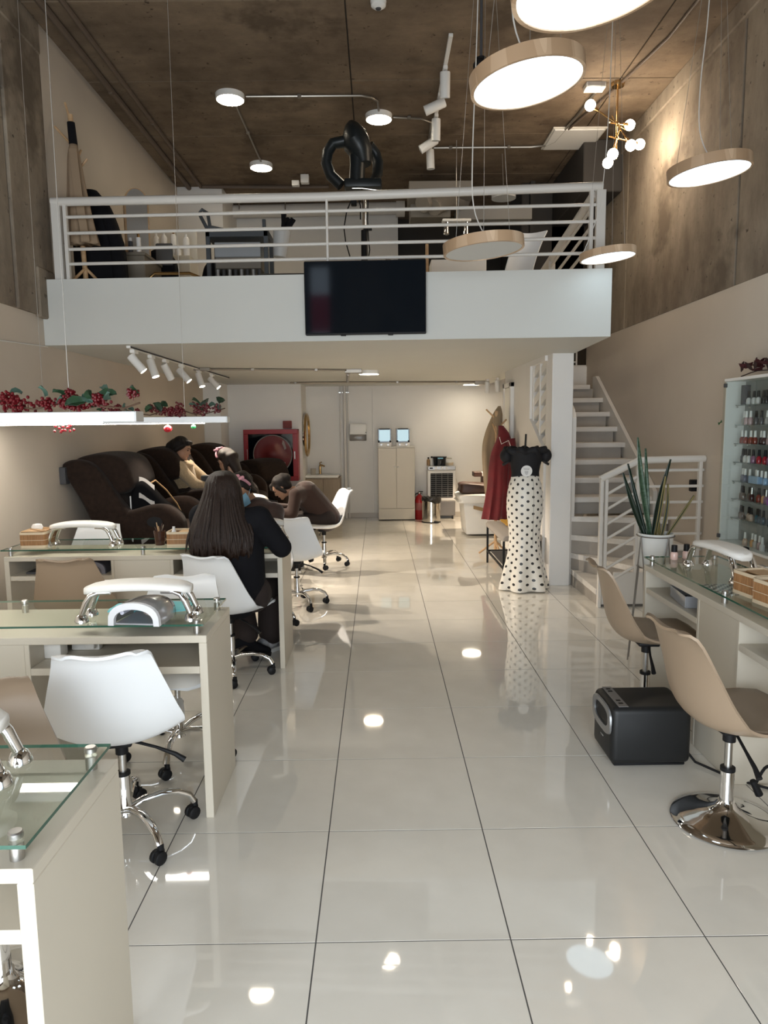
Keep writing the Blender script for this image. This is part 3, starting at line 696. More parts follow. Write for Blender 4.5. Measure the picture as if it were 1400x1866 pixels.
# chandelier of brass rods
cx, cy = 2.235, 6.9
t = thing('chandelier', 'brass branching chandelier with six glowing globe bulbs', 'chandelier', (cx, cy, ZC))
ob('canopy', MB().lathe([(0, -.035), (.055, -.035), (.062, -.01), (.062, 0), (0, 0)], 24), BRASS, t)
zt = lambda py: at(1128, py, cy).z-ZC
ob('rod', MB().tube([(0, 0, -.02), (0, 0, zt(290))], .009, 10), BRASS, t)
HUB = [zt(225), zt(252)]
for z in HUB: ob('hub', MB().ball((0, 0, z), .02, 12), BRASS, t)
for i, ((px, py), dy, hz) in enumerate([((1076, 192), -.05, 0), ((1148, 228), .10, 0), ((1150, 265), -.12, 0), ((1166, 263), .15, 1), ((1117, 281), -.16, 1), ((1108, 297), .1, 1)]):
    q = at(px, py, cy+dy)-Vector((cx, cy, ZC)); h = Vector((0, 0, HUB[hz]))
    dirv = (q-h).normalized()
    a = ob('arm', MB().tube([h-dirv*.10, q-dirv*.04], .007, 8), BRASS, t)
    ob('socket', MB().tube([q-dirv*.085, q-dirv*.035], [.014, .022], 12), BRASS, a)
    ob('bulb', MB().ball(q, .048, 16), BULB, a)
    lamp('bulb_glow', 'POINT', q+Vector((cx, cy, ZC-.075)), 3.2, (1, .78, .55), .05)
# linear pendants over the desks
def make_bar(label, y, x1):
    t = thing('linear_pendant', label, 'pendant lamp', (x1, y, 1.597), 0, 'linear pendants')
    ob('body', MB().rbox(-1.62, 0, -.045, .045, .004, .045, .003, 1), mat('bar_white', (.80, .81, .82), .35), t, False)
    ob('end_cap', MB().rbox(0, .006, -.046, .046, .003, .046, .002, 1), mat('bar_cap', (.55, .56, .57), .3, .5), t, False)
    ob('diffuser', MB().box(-1.60, -.16, -.032, .032, .0, .0045), STRIP, t, False)
    for k, x in enumerate((-1.2, -.28)): ob('suspension_wire', MB().tube([(x, 0, .045), (x, .03, ZC-1.6) if y < 5.5 else (x, 0, ZS-1.6)], .0016, 5), WIRE, t)
    return t
make_bar('white linear lamp with a berry garland, nearer of the two above the desks', 2.95, -.985)
make_bar('white linear lamp with a berry garland, hanging over the far desk', 4.70, -.985)
def garland(label, loc, L, seed, dens):
    r_ = random.Random(seed)
    t = thing('berry_garland', label, 'garland', loc)
    P = [(-L*i/12, .02*math.sin(i*1.9), .012+.022*(1+math.sin(i*1.3+seed))*.9) for i in range(13)]
    STEM = mat('garland_stem', (.09, .05, .03), .7); LEAF = mat('holly_leaf', (.018, .050, .022), .45, var=.5, vscale=30); LEAF2 = mat('frosted_leaf', (.065, .12, .09), .5, var=.3, vscale=30)
    BER = mat('red_berry', (.10, .003, .006), .3)
    ob('stem', MB().tube(P, .004, 6), STEM, t)
    for k in range(dens):
        u = r_.uniform(0, 1); b = Vector((-L*u, r_.uniform(-.02, .02), .035+r_.uniform(-.01, .04)))
        c = MB(); n = r_.randint(18, 34); R = r_.uniform(.02, .042)
        for q in range(n):
            d = Vector((r_.gauss(0, 1), r_.gauss(0, 1), r_.gauss(0, .8))).normalized()*R*r_.uniform(.5, 1.1)
            c.ball(b+d, r_.uniform(.006, .0085), 6)
        c.tube([b+Vector((0, 0, -.03)), b], .002, 5)
        ob('berry_cluster', c, BER, t)
    for k in range(dens):
        u = r_.uniform(0, 1); b = Vector((-L*u, r_.uniform(-.03, .03), .03+r_.uniform(-.005, .05)))
        l = r_.uniform(.05, .085); wd = l*.33; g = []
        for i in range(7):
            s = i/6; ww = wd*math.sin(PI*min(1, s*.93+.07))**.8*(1+.18*(i % 2)); g.append([(s*l, v*ww, .012*abs(v)+.01*math.sin(s*2.5)) for v in (-1, -.5, 0, .5, 1)])
        M = T(*b) @ RZ(r_.uniform(0, 6.28)) @ RX(r_.uniform(-1, 1)) @ RY(r_.uniform(-1.2, .4))
        ob('leaf', MB().sheet(g, .0015).xf(M), LEAF if r_.random() < .65 else LEAF2, t)
    return t
garland('artificial red berry and holly garland lying on the nearer linear lamp', (-.97, 2.93, 1.642), .85, 3, 21)
garland('artificial red berry and holly garland lying on the far linear lamp', (-1.0, 4.69, 1.642), .85, 8, 19)
for (px, m, r, l) in ((306, mat('red_glitter', (.45, .02, .03), .25, .3), .028, 'red glittery bauble hanging under the far linear lamp'), (353, mat('green_glitter', (.05, .40, .12), .25, .3), .017, 'small green bauble hanging under the far linear lamp')):
    q = at(px, 781, 4.70); q.z = 1.597-r-.004
    b = thing('bauble', l, 'ornament', q); ob('ball', MB().ball((0, 0, 0), r, 14, 1, 1, .85), m, b); ob('hook', MB().cyl((0, 0, r*.8), .003, .012, 8), BRASS, b)
q = at(115, 781, 2.95)
c = MB(); r_ = random.Random(5)
for k in range(16): c.ball((q.x+r_.gauss(0, .022), 2.95+r_.gauss(0, .01), 1.583+r_.uniform(-.022, .008)), .0065, 6)
tag(ob('berry_sprig', c, MATS['red_berry']), 'loose sprig of red berries dangling below the nearer linear lamp', 'berries')

# ------------------------------------------------------------------ ceiling services
PIPE = mat('galvanised_conduit', (.33, .30, .26), .35, .7); RUSTP = mat('painted_brown_pipe', (.13, .095, .07), .6)
zc = ZC-.018
def conduit(label, pts, r=.011, m=PIPE, clips=(), cat='conduit', nm='conduit'):
    t = thing(nm, label, cat)
    ob('tube', MB().tube(pts, r, 8), m, t)
    for c in clips: ob('clip', MB().rbox(c[0]-.018, c[0]+.018, c[1]-.018, c[1]+.018, c[2]-r*1.3, c[2]+r*1.3, .003, 1), m, t)
    return t
conduit('steel conduit linking the first two round ceiling lights', [(-1.2, 7.08, zc), (-.12, 7.08, zc), (-.02, 7.12, zc), (.035, 7.2, zc), (.045, 7.4, zc)], clips=[(-.7, 7.08, zc)])
conduit('steel conduit running between two round ceiling lights along the slab', [(-1.33, 7.22, zc), (-1.33, 8.72, zc)], clips=[(-1.33, 7.9, zc)])
conduit('steel conduit curving from the middle ceiling light to the spot track', [(.19, 7.56, zc), (.48, 7.6, zc), (.58, 7.68, zc), (.60, 8.32, zc)], clips=[(.35, 7.57, zc)])
conduit('long steel conduit crossing the slab and bending back to the chandelier', [(.66, 8.36, zc), (1.75, 8.36, zc), (1.9, 8.32, zc), (1.98, 8.2, zc), (2.05, 7.5, zc), (2.08, 6.95, zc), (2.12, 6.9, zc)], .013, clips=[(.85, 8.36, zc), (1.5, 8.36, zc)])
conduit('dark conduit crossing the slab diagonally above the pendants', [(1.98, 8.2, zc), (2.25, 6.9, zc), (2.38, 6.1, zc), (2.40, 5.0, zc)], .012, RUSTP)
conduit('brown pipe along the slab above the coat rack, outer one', [(-2.40, 4.9, ZC-.03), (-2.40, 9.6, ZC-.03)], .03, RUSTP, [(-2.40, 6.9, ZC-.03)], 'pipe', 'ceiling_pipe')
conduit('brown pipe along the slab above the coat rack, inner one', [(-2.24, 4.9, ZC-.03), (-2.24, 9.55, ZC-.03), (-1.2, 9.6, ZC-.03), (-.6, 9.6, ZC-.03)], .022, RUSTP, [(-2.24, 7.6, ZC-.03)], 'pipe', 'ceiling_pipe')
t = thing('junction_box', 'small white junction box on the slab beside the chandelier', 'junction box', (2.03, 6.93, ZC-.05))
ob('body', MB().rbox(-.09, .09, -.06, .06, 0, .05, .005, 1), WPAINT, t); ob('grille', MB().rbox(-.08, .08, -.064, -.06, .01, .04, .002, 1), SILVER, t)
t = thing('access_panel', 'flat white access panel on the slab behind the chandelier', 'panel', (2.18, 8.15, ZC-.03))
ob('panel', MB().rbox(-.28, .25, -.27, .27, 0, .03, .004, 1), WPAINT, t, False); ob('frame', MB().rbox(-.30, .27, -.29, .29, .012, .03, .003, 1), LAMI2, t, False)
tag(ob('beam_duct', MB().rbox(2.30, 2.74, 8.2, 12.2, ZC-.55, ZC, .01, 1).rbox(1.9, 2.74, 9.6, 12.2, ZC-1.1, ZC, .01, 1), mat('dark_duct', (.045, .04, .036), .7), None, False), 'dark boxed duct under the slab at the stair head', 'duct')
t = thing('smoke_detector', 'white smoke detector on the concrete ceiling at the top of the frame', 'smoke detector', (.04, 5.62, ZC-.05))
ob('body', MB().lathe([(0, 0), (.03, .0), (.055, .018), (.06, .05), (0, .05)], 24), WPAINT, t); ob('sensor', MB().lathe([(0, -.006), (.018, -.006), (.022, .0), (0, 0)], 16), DGREY, t)
q = at(877, 120, 4.6)
t = thing('camera_dome', 'black dome hanging on a thin rod beside the second lit pendant', 'camera', q)
ob('dome', MB().ball((0, 0, 0), .05, 18, 1, 1, .8), BLACKP, t); ob('rod', MB().tube([(0, 0, .03), (0, 0, ZC-q.z)], .009, 8), DGREY, t); ob('collar', MB().cyl((0, 0, .025), .03, .02), BLACKP, t)
# under the mezzanine
zs_ = ZS-.014
conduit('steel conduit crossing the soffit from the lamp track to the pipe bend', [(-1.90, 8.0, zs_), (-.38, 8.34, zs_), (-.33, 8.42, zs_)], .012, PIPE, [(-1.4, 8.11, zs_), (-.7, 8.27, zs_)])
conduit('steel conduit dropping towards the back wall from the pipe bend', [(-.33, 8.42, zs_), (-.44, 10.6, zs_)], .02, PIPE, [(-.36, 8.9, zs_)])
conduit('long steel conduit along the soffit near the back wall', [(-1.30, 10.72, zs_), (-.45, 10.75, zs_), (1.55, 10.95, zs_)], .014, PIPE, [(-1.22, 10.72, zs_), (.3, 10.82, zs_), (1.2, 10.92, zs_)])
t = thing('junction_box', 'grey metal junction box where the soffit conduit meets the lamp track', 'junction box', (-1.93, 7.98, ZS-.035)); ob('body', MB().rbox(-.09, .09, -.05, .05, 0, .035, .004, 1), PIPE, t); ob('screw', MB().cyl((0.03, 0, -.004), .006, .006, 8), STEEL, t)
t = thing('junction_box', 'grey metal junction box at the bend of the soffit conduit', 'junction box', (-.30, 8.42, ZS-.045)); ob('body', MB().rbox(-.08, .12, -.06, .06, 0, .045, .004, 1), PIPE, t); ob('screw', MB().cyl((0.03, 0, -.004), .006, .006, 8), STEEL, t)
t = thing('junction_box', 'grey metal junction box at the lit spot near the coats', 'junction box', (1.58, 10.95, ZS-.06)); ob('body', MB().rbox(-.10, .10, -.06, .06, 0, .06, .004, 1), PIPE, t); ob('screw', MB().cyl((0.03, 0, -.004), .006, .006, 8), STEEL, t)

# ------------------------------------------------------------------ television on the fascia
q = Vector((-.085, yf(-.085)-.06-.045, 2.53))
t = thing('television', 'black flat TV mounted on the white mezzanine front', 'television', q, math.atan2(-.215, 4.39))
ob('case', MB().rbox(-.46, .46, -.02, .03, -.272, .272, .008, 2), BLACKP, t)
ob('screen', MB().rbox(-.453, .453, -.024, -.019, -.258, .265, .001, 1), BLKGL, t, False)
ob('lower_bezel', MB().rbox(-.458, .458, -.025, -.018, -.272, -.259, .002, 1), BLACKP, t)
for x in (-.17, .19): ob('foot_socket', MB().rbox(x-.02, x+.02, -.02, .01, -.28, -.27, .003, 1), BLACKP, t)
ob('wall_bracket', MB().rbox(-.2, .2, .03, .042, -.15, .15, .003, 1), DGREY, t)

# thin cable that runs along the plaster towards the mezzanine, and the shop sign outside that the TV mirrors
tag(ob('wall_cable', MB().tube([(XL+.006, 3.4, 2.10), (XL+.006, 4.3, 2.15), (XL+.006, 5.0, 2.18), (XL+.006, 5.72, ZS-.006)], .005, 6), CORD), 'thin pale cable running along the plaster wall up to the soffit', 'cable')
t = thing('street_sign', 'red shop sign on the street opposite, reflected in the TV', 'sign', (-1.9, -4.5, 0)); ob('panel', MB().rbox(-1.2, 1.2, -.05, .05, 3.55, 4.35, .02, 2), mat('sign_red', (.55, .03, .06), .5), t); ob('post', MB().cyl((0, 0, 0), .06, 3.56), DGREY, t)
# ------------------------------------------------------------------ recliners
def puff(mb, poly, y0, y1, r=.05, n=5, bulge=0):
    """cushion: xz profile swept along y with rounded ends"""
    cx = sum(p[0] for p in poly)/len(poly); cz = sum(p[1] for p in poly)/len(poly)
    def inset(d):
        out = []
        for x, z in poly:
            l = math.hypot(x-cx, z-cz); k = max(.05, 1-d/l); out.append((cx+(x-cx)*k, cz+(z-cz)*k))
        return out
    st = []
    for i in range(n+1):
        a = PI/2*i/n; st.append((y0+r*(1-math.sin(a)), r*(1-math.cos(PI/2-a)) if False else r*(1-math.sin(a))))
    prof = [(y0+r*(1-math.cos(PI/2*i/n)), r*(1-math.sin(PI/2*i/n))) for i in range(n+1)]
    prof += [(lerp(y0+r, y1-r, k/6), -bulge*math.sin(PI*k/6)) for k in range(1, 6)]
    prof += [(y1-r*(1-math.cos(PI/2*i/n)), r*(1-math.sin(PI/2*i/n))) for i in range(n, -1, -1)]
    return mb.rings([[(x, y, z) for x, z in inset(d)] for y, d in prof])
def smoothpoly(P, n=40):
    """closed catmull through P"""
    o = []; m = len(P)
    for i in range(m):
        a, b, c, d = (Vector(P[(i+k-1) % m]) for k in range(4))
        for q in range(max(2, n//m)):
            t = q/max(2, n//m)
            o.append(tuple(.5*((2*b)+(-a+c)*t+(2*a-5*b+4*c-d)*t*t+(-a+3*b-3*c+d)*t**3)))
    return o
# all in metres from the wall (x) and the podium top (z)
def make_recliner(label):
    t = thing('recliner', label, 'recliner', group='brown recliners along the wall'); W = .43; A = .17
    back = smoothpoly([(.30, .40), (.16, .72), (.02, .98), (.06, 1.05), (.25, 1.09), (.40, 1.06), (.48, .92), (.55, .72), (.60, .58), (.50, .44)], 50)
    wing = smoothpoly([(.26, .42), (.10, .72), (-.02, .96), (.0, 1.03), (.12, 1.045), (.25, .98), (.42, .72), (.52, .55), (.44, .42)], 50)
    ob('backrest', puff(MB(), smoothpoly([(.14, .78), (.03, .98), (.07, 1.06), (.26, 1.09), (.42, 1.05), (.50, .92), (.50, .80), (.36, .745)], 48), -W+.10, W-.10, .06, bulge=.012), BROWNF, t, True, 1.5)
    ob('lumbar_cushion', puff(MB(), smoothpoly([(.22, .44), (.08, .70), (.16, .77), (.35, .77), (.43, .68), (.46, .54), (.42, .44)], 42), -W+.11, W-.11, .05, bulge=.01), BROWNF, t, True, 1.5)
    for s in (-1, 1):
        a, b = (-W+.005, -W+.15) if s < 0 else (W-.15, W-.005)
        ob('back_wing', puff(MB(), wing, a, b, .045), BROWNF, t, True, 1.5)
        arm = smoothpoly([(.26, .06), (.25, .50), (.34, .585), (.52, .625), (.68, .665), (.82, .655), (.93, .56), (.955, .42), (.95, .10), (.90, .05)], 50)
        a, b = (-W, -W+A) if s < 0 else (W-A, W)
        ar = ob('arm', puff(MB(), arm, a, b, .05), BROWNF, t, True, 1.5)
        yy = a if s < 0 else b
        ob('latch_recess', MB().lathe([(0, 0), (.05, 0), (.052, .008), (0, .008)], 20, (0, 0, 0), 1.25, .85).xf(T(.72, yy+s*.004, .53) @ RX(-s*PI/2)), BLACKP, ar)
        ob('latch_lever', MB().rbox(.69, .75, yy+s*.002, yy+s*.018, .50, .53, .006, 2), BLACKP, ar)
    ob('seat_cushion', puff(MB(), smoothpoly([(.42, .30), (.42, .43), (.60, .465), (.82, .47), (.95, .44), (.97, .36), (.93, .28)], 42), -W+A, W-A, .04, bulge=.015), BROWNF, t, True, 1.5)
    ob('footrest', puff(MB(), smoothpoly([(.90, .06), (.90, .27), (.96, .29), (.99, .24), (.98, .08)], 30), -W+A, W-A, .03), BROWNF, t, True, 1.5)
    ob('base', MB().rbox(.20, .92, -W+.03, W-.03, 0.0, .30, .02, 2), BROWNF, t)
    return t
POD = .27
struct('trim_2', MB().rbox(XL, -1.45, 5.62, 9.75, 0, POD, .004, 1), LAMI)      # podium
rc = make_recliner('brown recliner with a black bag on its seat, first in the row'); rc.location = (-2.57, 6.24, POD)
dup(rc, (-2.57, 7.70, POD), 0, 'brown recliner occupied by the woman in the cream jacket')
dup(rc, (-2.45, 9.15, POD), 0, 'brown recliner beyond the seated woman, only its back showing')
dup(rc, (-1.95, 10.72, 0), -.5, 'brown recliner half hidden behind the technicians, below the hose cabinet')
tag(ob('wall_box', MB().rbox(XL, XL+.05, 5.78, 5.86, 1.12, 1.26, .004, 1), DGREY, None, False), 'small black box on the wall behind the first recliner', 'box')
# bag on the first recliner
BAGM = mat('black_bag_cloth', (.004, .004, .005), .9, spec=.15, bump=.1, bscale=200)
b = thing('handbag', 'soft black bag with a pale lining slumped on the first recliner', 'bag', (-1.97, 6.15, POD+.475), .25); b.scale = (1.1, 1.1, 1.6)
ob('body', puff(MB(), smoothpoly([(-.17, 0), (-.15, .17), (-.08, .235), (.0, .20), (.10, .12), (.22, .05), (.23, .0), (.05, -.012)], 44), -.13, .13, .05), BAGM, b, True, 1.5)
ob('flap_lining', MB().sheet([[(-.09+.11*i/5, -.145+.035*j, .150+.035*j-.045*i/5+.006*math.sin(j*2+i)) for j in range(4)] for i in range(6)], .006), mat('bag_lining', (.52, .50, .48), .7), b)
ob('strap', MB().tube([(-.05, .12, .20), (.02, .15, .225), (.10, .16, .17), (.18, .15, .09), (.22, .12, .03)], .014, 8, True, .4), mat('tan_strap', (.40, .25, .12), .7), b)
ob('tag_strip', MB().rbox(-.158, -.148, -.138, -.125, .02, .16, .003, 1), mat('tag_white', (.7, .7, .7), .6), b)

# ------------------------------------------------------------------ people
SKIN = mat('skin', (.42, .235, .15), .5, var=.08, vscale=20)
HAIR = mat('black_hair', (.010, .007, .006), .5, spec=.3, bump=.5, bscale=60, stretch=(7, 7, .4))
HAIRB = mat('dark_brown_hair', (.022, .011, .007), .42, spec=.4, var=.4, vscale=50, stretch=(6, 6, .3), bump=.6, bscale=60)
UNI = mat('brown_uniform', (.036, .016, .011), .85, sheen=.2, bump=.25, bscale=24)
BLKC = mat('black_knit', (.007, .007, .009), .9, spec=.2, bump=.3, bscale=22)
PANTS = mat('dark_trousers', (.022, .014, .012), .85, bump=.3, bscale=20)
CREAM = mat('cream_fleece', (.50, .375, .225), .95, sheen=.4, bump=.5, bscale=120, var=.15, vscale=60)
MASKB = mat('blue_mask', (.25, .48, .66), .8)
PINK = mat('pink_flower', (.62, .30, .36), .6)
def blob(name, caps, m, parent, balls=(), vox=.009, it=6):
    mb = MB()
    for p, q, r1, r2 in caps:
        p, q = Vector(p), Vector(q)
        if (q-p).length < 1e-4: q = p+Vector((0, 0, .002))
        mb.tube([lerp(p, q, k/4) for k in range(5)], [lerp(r1, r2, k/4) for k in range(5)], 14)
        mb.ball(p, r1, 14); mb.ball(q, r2, 14)
    for bl in balls:
        c, r, s, R = (list(bl)+[None]*4)[:4]
        e = MB().ball((0, 0, 0), r, 18, *(s or (1, 1, 1)))
        e.xf(T(*c) @ (R if R is not None else Matrix.Identity(4))); mb.join(e)
    o = ob(name, mb, m, parent, True, 3)
    d = o.modifiers.new('r', 'REMESH'); d.mode = 'VOXEL'; d.voxel_size = vox; d.use_smooth_shade = True
    s = o.modifiers.new('s', 'SMOOTH'); s.iterations = it; s.factor = .5
    return o
def frame(c, yaw, pitch=0, roll=0):
    """head frame: local +y is where the face looks; pitch>0 looks down"""
    return T(*c) @ RZ(yaw) @ RX(-pitch) @ RY(roll)
def head_parts(M):
    w_ = lambda p: M @ Vector(p)
    balls = [(w_((0, -.012, .028)), .09, (.86, 1.03, .98), M.to_3x3().to_4x4()), (w_((0, .022, -.035)), .066, (.92, 1.0, 1.12), M.to_3x3().to_4x4())]
    caps = [(w_((0, .082, .018)), w_((0, .099, -.018)), .008, .013), (w_((0, .075, -.085)), w_((0, .07, -.08)), .022, .022),
            (w_((-.077, -.005, .012)), w_((-.080, -.012, -.02)), .012, .009), (w_((.077, -.005, .012)), w_((.080, -.012, -.02)), .012, .009),
            (w_((-.03, .078, .034)), w_((.03, .078, .034)), .010, .010), (w_((-.018, .081, -.05)), w_((.018, .081, -.05)), .010, .010)]
    return caps, balls
def face(M, t, mouth=True):
    w_ = lambda p: M @ Vector(p)
    for s in (-1, 1):
        ob('eye', MB().ball((0, 0, 0), .0105, 10, 1.2, .6, .55).xf(M @ T(s*.031, .081, .012)), mat('eye_dark', (.02, .012, .01), .2), t)
        ob('eyebrow', MB().tube([w_((s*.014, .0865, .032)), w_((s*.03, .087, .038)), w_((s*.047, .078, .033))], .0035, 6), HAIR, t)
    if mouth: ob('lips', MB().tube([w_((-.022, .083, -.052)), w_((0, .0925, -.05)), w_((.022, .083, -.052))], [.003, .006, .003], 8), mat('lips', (.34, .11, .10), .45), t)
def hand(p, d, up_, s=1, curl=.5):
    """five unequal fingers from wrist p along d; returns capsules"""
    p = Vector(p); d = Vector(d).normalized(); u = Vector(up_); u = (u-d*u.dot(d)).normalized(); x = d.cross(u)
    c = [(p, p+d*.045*s, .021*s, .026*s), (p+x*.018*s+d*.03*s, p+x*.024*s+d*.075*s, .014*s, .012*s), (p-x*.018*s+d*.03*s, p-x*.024*s+d*.07*s, .014*s, .012*s)]
    for k, (o, l) in enumerate(((-.03, .055), (-.010, .068), (.010, .072), (.029, .062))):
        a = p+d*.080*s+x*o*s; b = a+(d-u*curl*.5)*l*.5*s; e = b+(d-u*curl*1.6).normalized()*l*.5*s
        c += [(a-d*.02*s, a, .0095*s, .0095*s), (a, b, .0092*s, .0085*s), (b, e, .0083*s, .007*s)]
    a = p+d*.025*s+x*.026*s; b = a+(d*.5+x*.7-u*.3).normalized()*.038*s; e = b+(d*.9+x*.1-u*.4).normalized()*.03*s
    c += [(a, b, .0115*s, .0105*s), (b, e, .010*s, .008*s)]
    return c
def shoe(t, M, m, sole, name='shoe'):
    up_ = MB().rings([[(x, y*wy, z*hz+.022) for x, z in [(.041*math.cos(2*PI*k/14), .5+.5*math.sin(2*PI*k/14)) for k in range(14)]] for y, wy, hz in ((0, 1, .0),)]) if False else MB()
    rs = []
    for y, w2, h in ((-.125, .55, .07), (-.115, .85, .085), (-.07, 1, .092), (-.01, 1, .085), (.05, 1.08, .062), (.10, 1.05, .045), (.135, .8, .036), (.148, .4, .026)):
        rs.append([(.040*w2*math.cos(2*PI*k/16), y, .02+h*.5+h*.5*math.copysign(abs(math.sin(2*PI*k/16))**.7, math.sin(2*PI*k/16))) for k in range(16)])
    s = ob(name, up_.rings(rs).xf(M), m, t, True, 1.3)
    so = MB(); P = [(.046*a, b) for a, b in ((.55, -.13), (.95, -.11), (1, -.03), (1.08, .05), (1.0, .11), (.5, .15), (-.5, .15), (-1.0, .11), (-1.02, .05), (-.9, -.03), (-.9, -.11), (-.55, -.13))]
    ob('sole', so.prism(P, .026, 'z', 0).xf(M), sole, s)
    return s
def dn(o, z): return (o[0], o[1], o[2]+z)

# 1 the client with long hair, seated with her back to the camera
t = thing('person', 'long-haired person in a black sweater seated at the far desk, back turned', 'person', (.025, 0, 0))
HC = Vector((-1.005, 4.47, 1.185)); M = frame(HC, -.25, .35, .05)
hp, sr, sl = Vector((-.93, 4.38, .53)), Vector((-.78, 4.42, 1.00)), Vector((-1.15, 4.46, 1.01)); ch = Vector((-.965, 4.42, .93))
er, el = Vector((-.655, 4.50, .80)), Vector((-1.22, 4.66, .82)); wr_, wl_ = Vector((-.80, 4.70, .865)), Vector((-1.0, 4.76, .865))
kr, kl = Vector((-.77, 4.80, .50)), Vector((-1.02, 4.84, .50)); ar, al = Vector((-.81, 4.86, .11)), Vector((-.93, 4.62, .12))
hc_, hb_ = head_parts(M)
ob_caps = [(hp, ch, .135, .13), (ch, HC+Vector((0, -.02, -.08)), .09, .052), (ch, sr, .10, .065), (ch, sl, .10, .065), (sr, er, .05, .042), (er, wr_, .04, .028), (sl, el, .05, .042), (el, wl_, .04, .028),
           (hp+Vector((.08, 0, -.02)), kr, .085, .058), (kr, ar, .052, .036), (hp+Vector((-.08, 0, -.02)), kl, .085, .058), (kl, al, .052, .036), (ar, ar+Vector((0, .1, -.05)), .035, .03), (al, al+Vector((0, .1, -.05)), .035, .03)]
blob('body', ob_caps+hc_+hand(wr_, (-.3, 1, -.1), (0, 0, 1), 1, .5)+hand(wl_, (.3, 1, -.1), (0, 0, 1), 1, .5), SKIN, t, hb_, .008, 4)
face(M, t)
blob('sweater', [(hp+Vector((0, 0, .0)), ch, .165, .155), (ch+Vector((0, -.01, .02)), ch+Vector((0, .01, .12)), .10, .075), (ch, sr, .13, .083), (ch, sl, .13, .083), (sr, er, .077, .068), (er, wr_, .066, .045), (sl, el, .075, .066), (el, wl_, .064, .045), (hp+Vector((.03, -.02, .05)), ch+Vector((.06, 0, -.1)), .16, .15)], BLKC, t, (), .011, 5)
blob('trousers', [(hp+Vector((.08, 0, -.01)), kr, .115, .088), (kr, ar+Vector((.02, .0, .04)), .095, .10), (hp+Vector((-.08, 0, -.01)), kl, .115, .088), (kl, al+Vector((0, 0, .08)), .09, .09), (hp+Vector((-.1, 0, 0)), hp+Vector((.1, 0, 0)), .125, .125)], PANTS, t, (), .012, 5)
SNK = mat('sneaker_white', (.62, .62, .63), .5, col2=(.04, .04, .05), vscale=14); SOLE = mat('sneaker_sole', (.70, .69, .67), .6)
shoe(t, T(-.80, 4.87, .0) @ RZ(-.6), SNK, SOLE)
shoe(t, T(-.90, 4.60, .06) @ RZ(-.9) @ RX(-.25), BLKC, BLACKP)
# hair: a long curtain down the back, grooved into strands
rs = []; n = 72
for i, (z, cx_, cy_, rx, ry) in enumerate([(1.302, -1.005, 4.455, .015, .015), (1.298, -1.005, 4.455, .045, .045), (1.275, -1.005, 4.452, .082, .085), (1.235, -1.005, 4.448, .105, .105), (1.17, -1.005, 4.43, .118, .108), (1.10, -1.01, 4.40, .135, .098),
        (1.03, -1.012, 4.36, .160, .088), (.95, -1.008, 4.325, .185, .075), (.88, -1.005, 4.30, .192, .066), (.82, -1.0, 4.29, .185, .055), (.785, -1.0, 4.285, .17, .04)]):
    rs.append([(cx_+rx*math.cos(2*PI*j/n)*(1+(.035 if i > 3 else .015)*math.sin(j*2.9+.5*i)*math.sin(j*.7)), cy_+ry*math.sin(2*PI*j/n)*(1+(.07 if i > 3 else .02)*math.sin(j*2.3+.35*i)), z+(.03*math.sin(j*1.7)+.02*math.sin(j*.6) if i > 8 else 0)) for j in range(n)])
h = ob('hair', MB().rings(rs), HAIRB, t, True, 1.6)
lk = MB(); r_ = random.Random(2)
for k in range(34):
    a = r_.uniform(PI*1.0, PI*2.0); q0 = (-1.005+.088*math.cos(a), 4.445+.088*math.sin(a), 1.235); x1 = -1.0+.185*math.cos(a)*r_.uniform(.9, 1.08)
    q1 = (lerp(q0[0], x1, .45), 4.39+.115*math.sin(a), 1.05); q2 = (x1, 4.32+.085*math.sin(a), .92); q3 = (x1+r_.uniform(-.02, .02), 4.30+.07*math.sin(a), r_.uniform(.745, .84))
    P = [tuple(interp([0, .33, .66, 1], [q0[c], q1[c], q2[c], q3[c]], s/9) for c in range(3)) for s in range(10)]
    lk.tube(P, [.003, .007, .011, .012, .011, .010, .009, .008, .006, .002], 6, True)
ob('hair_locks', lk, HAIRB, t, True, 1.6, kind='stuff')

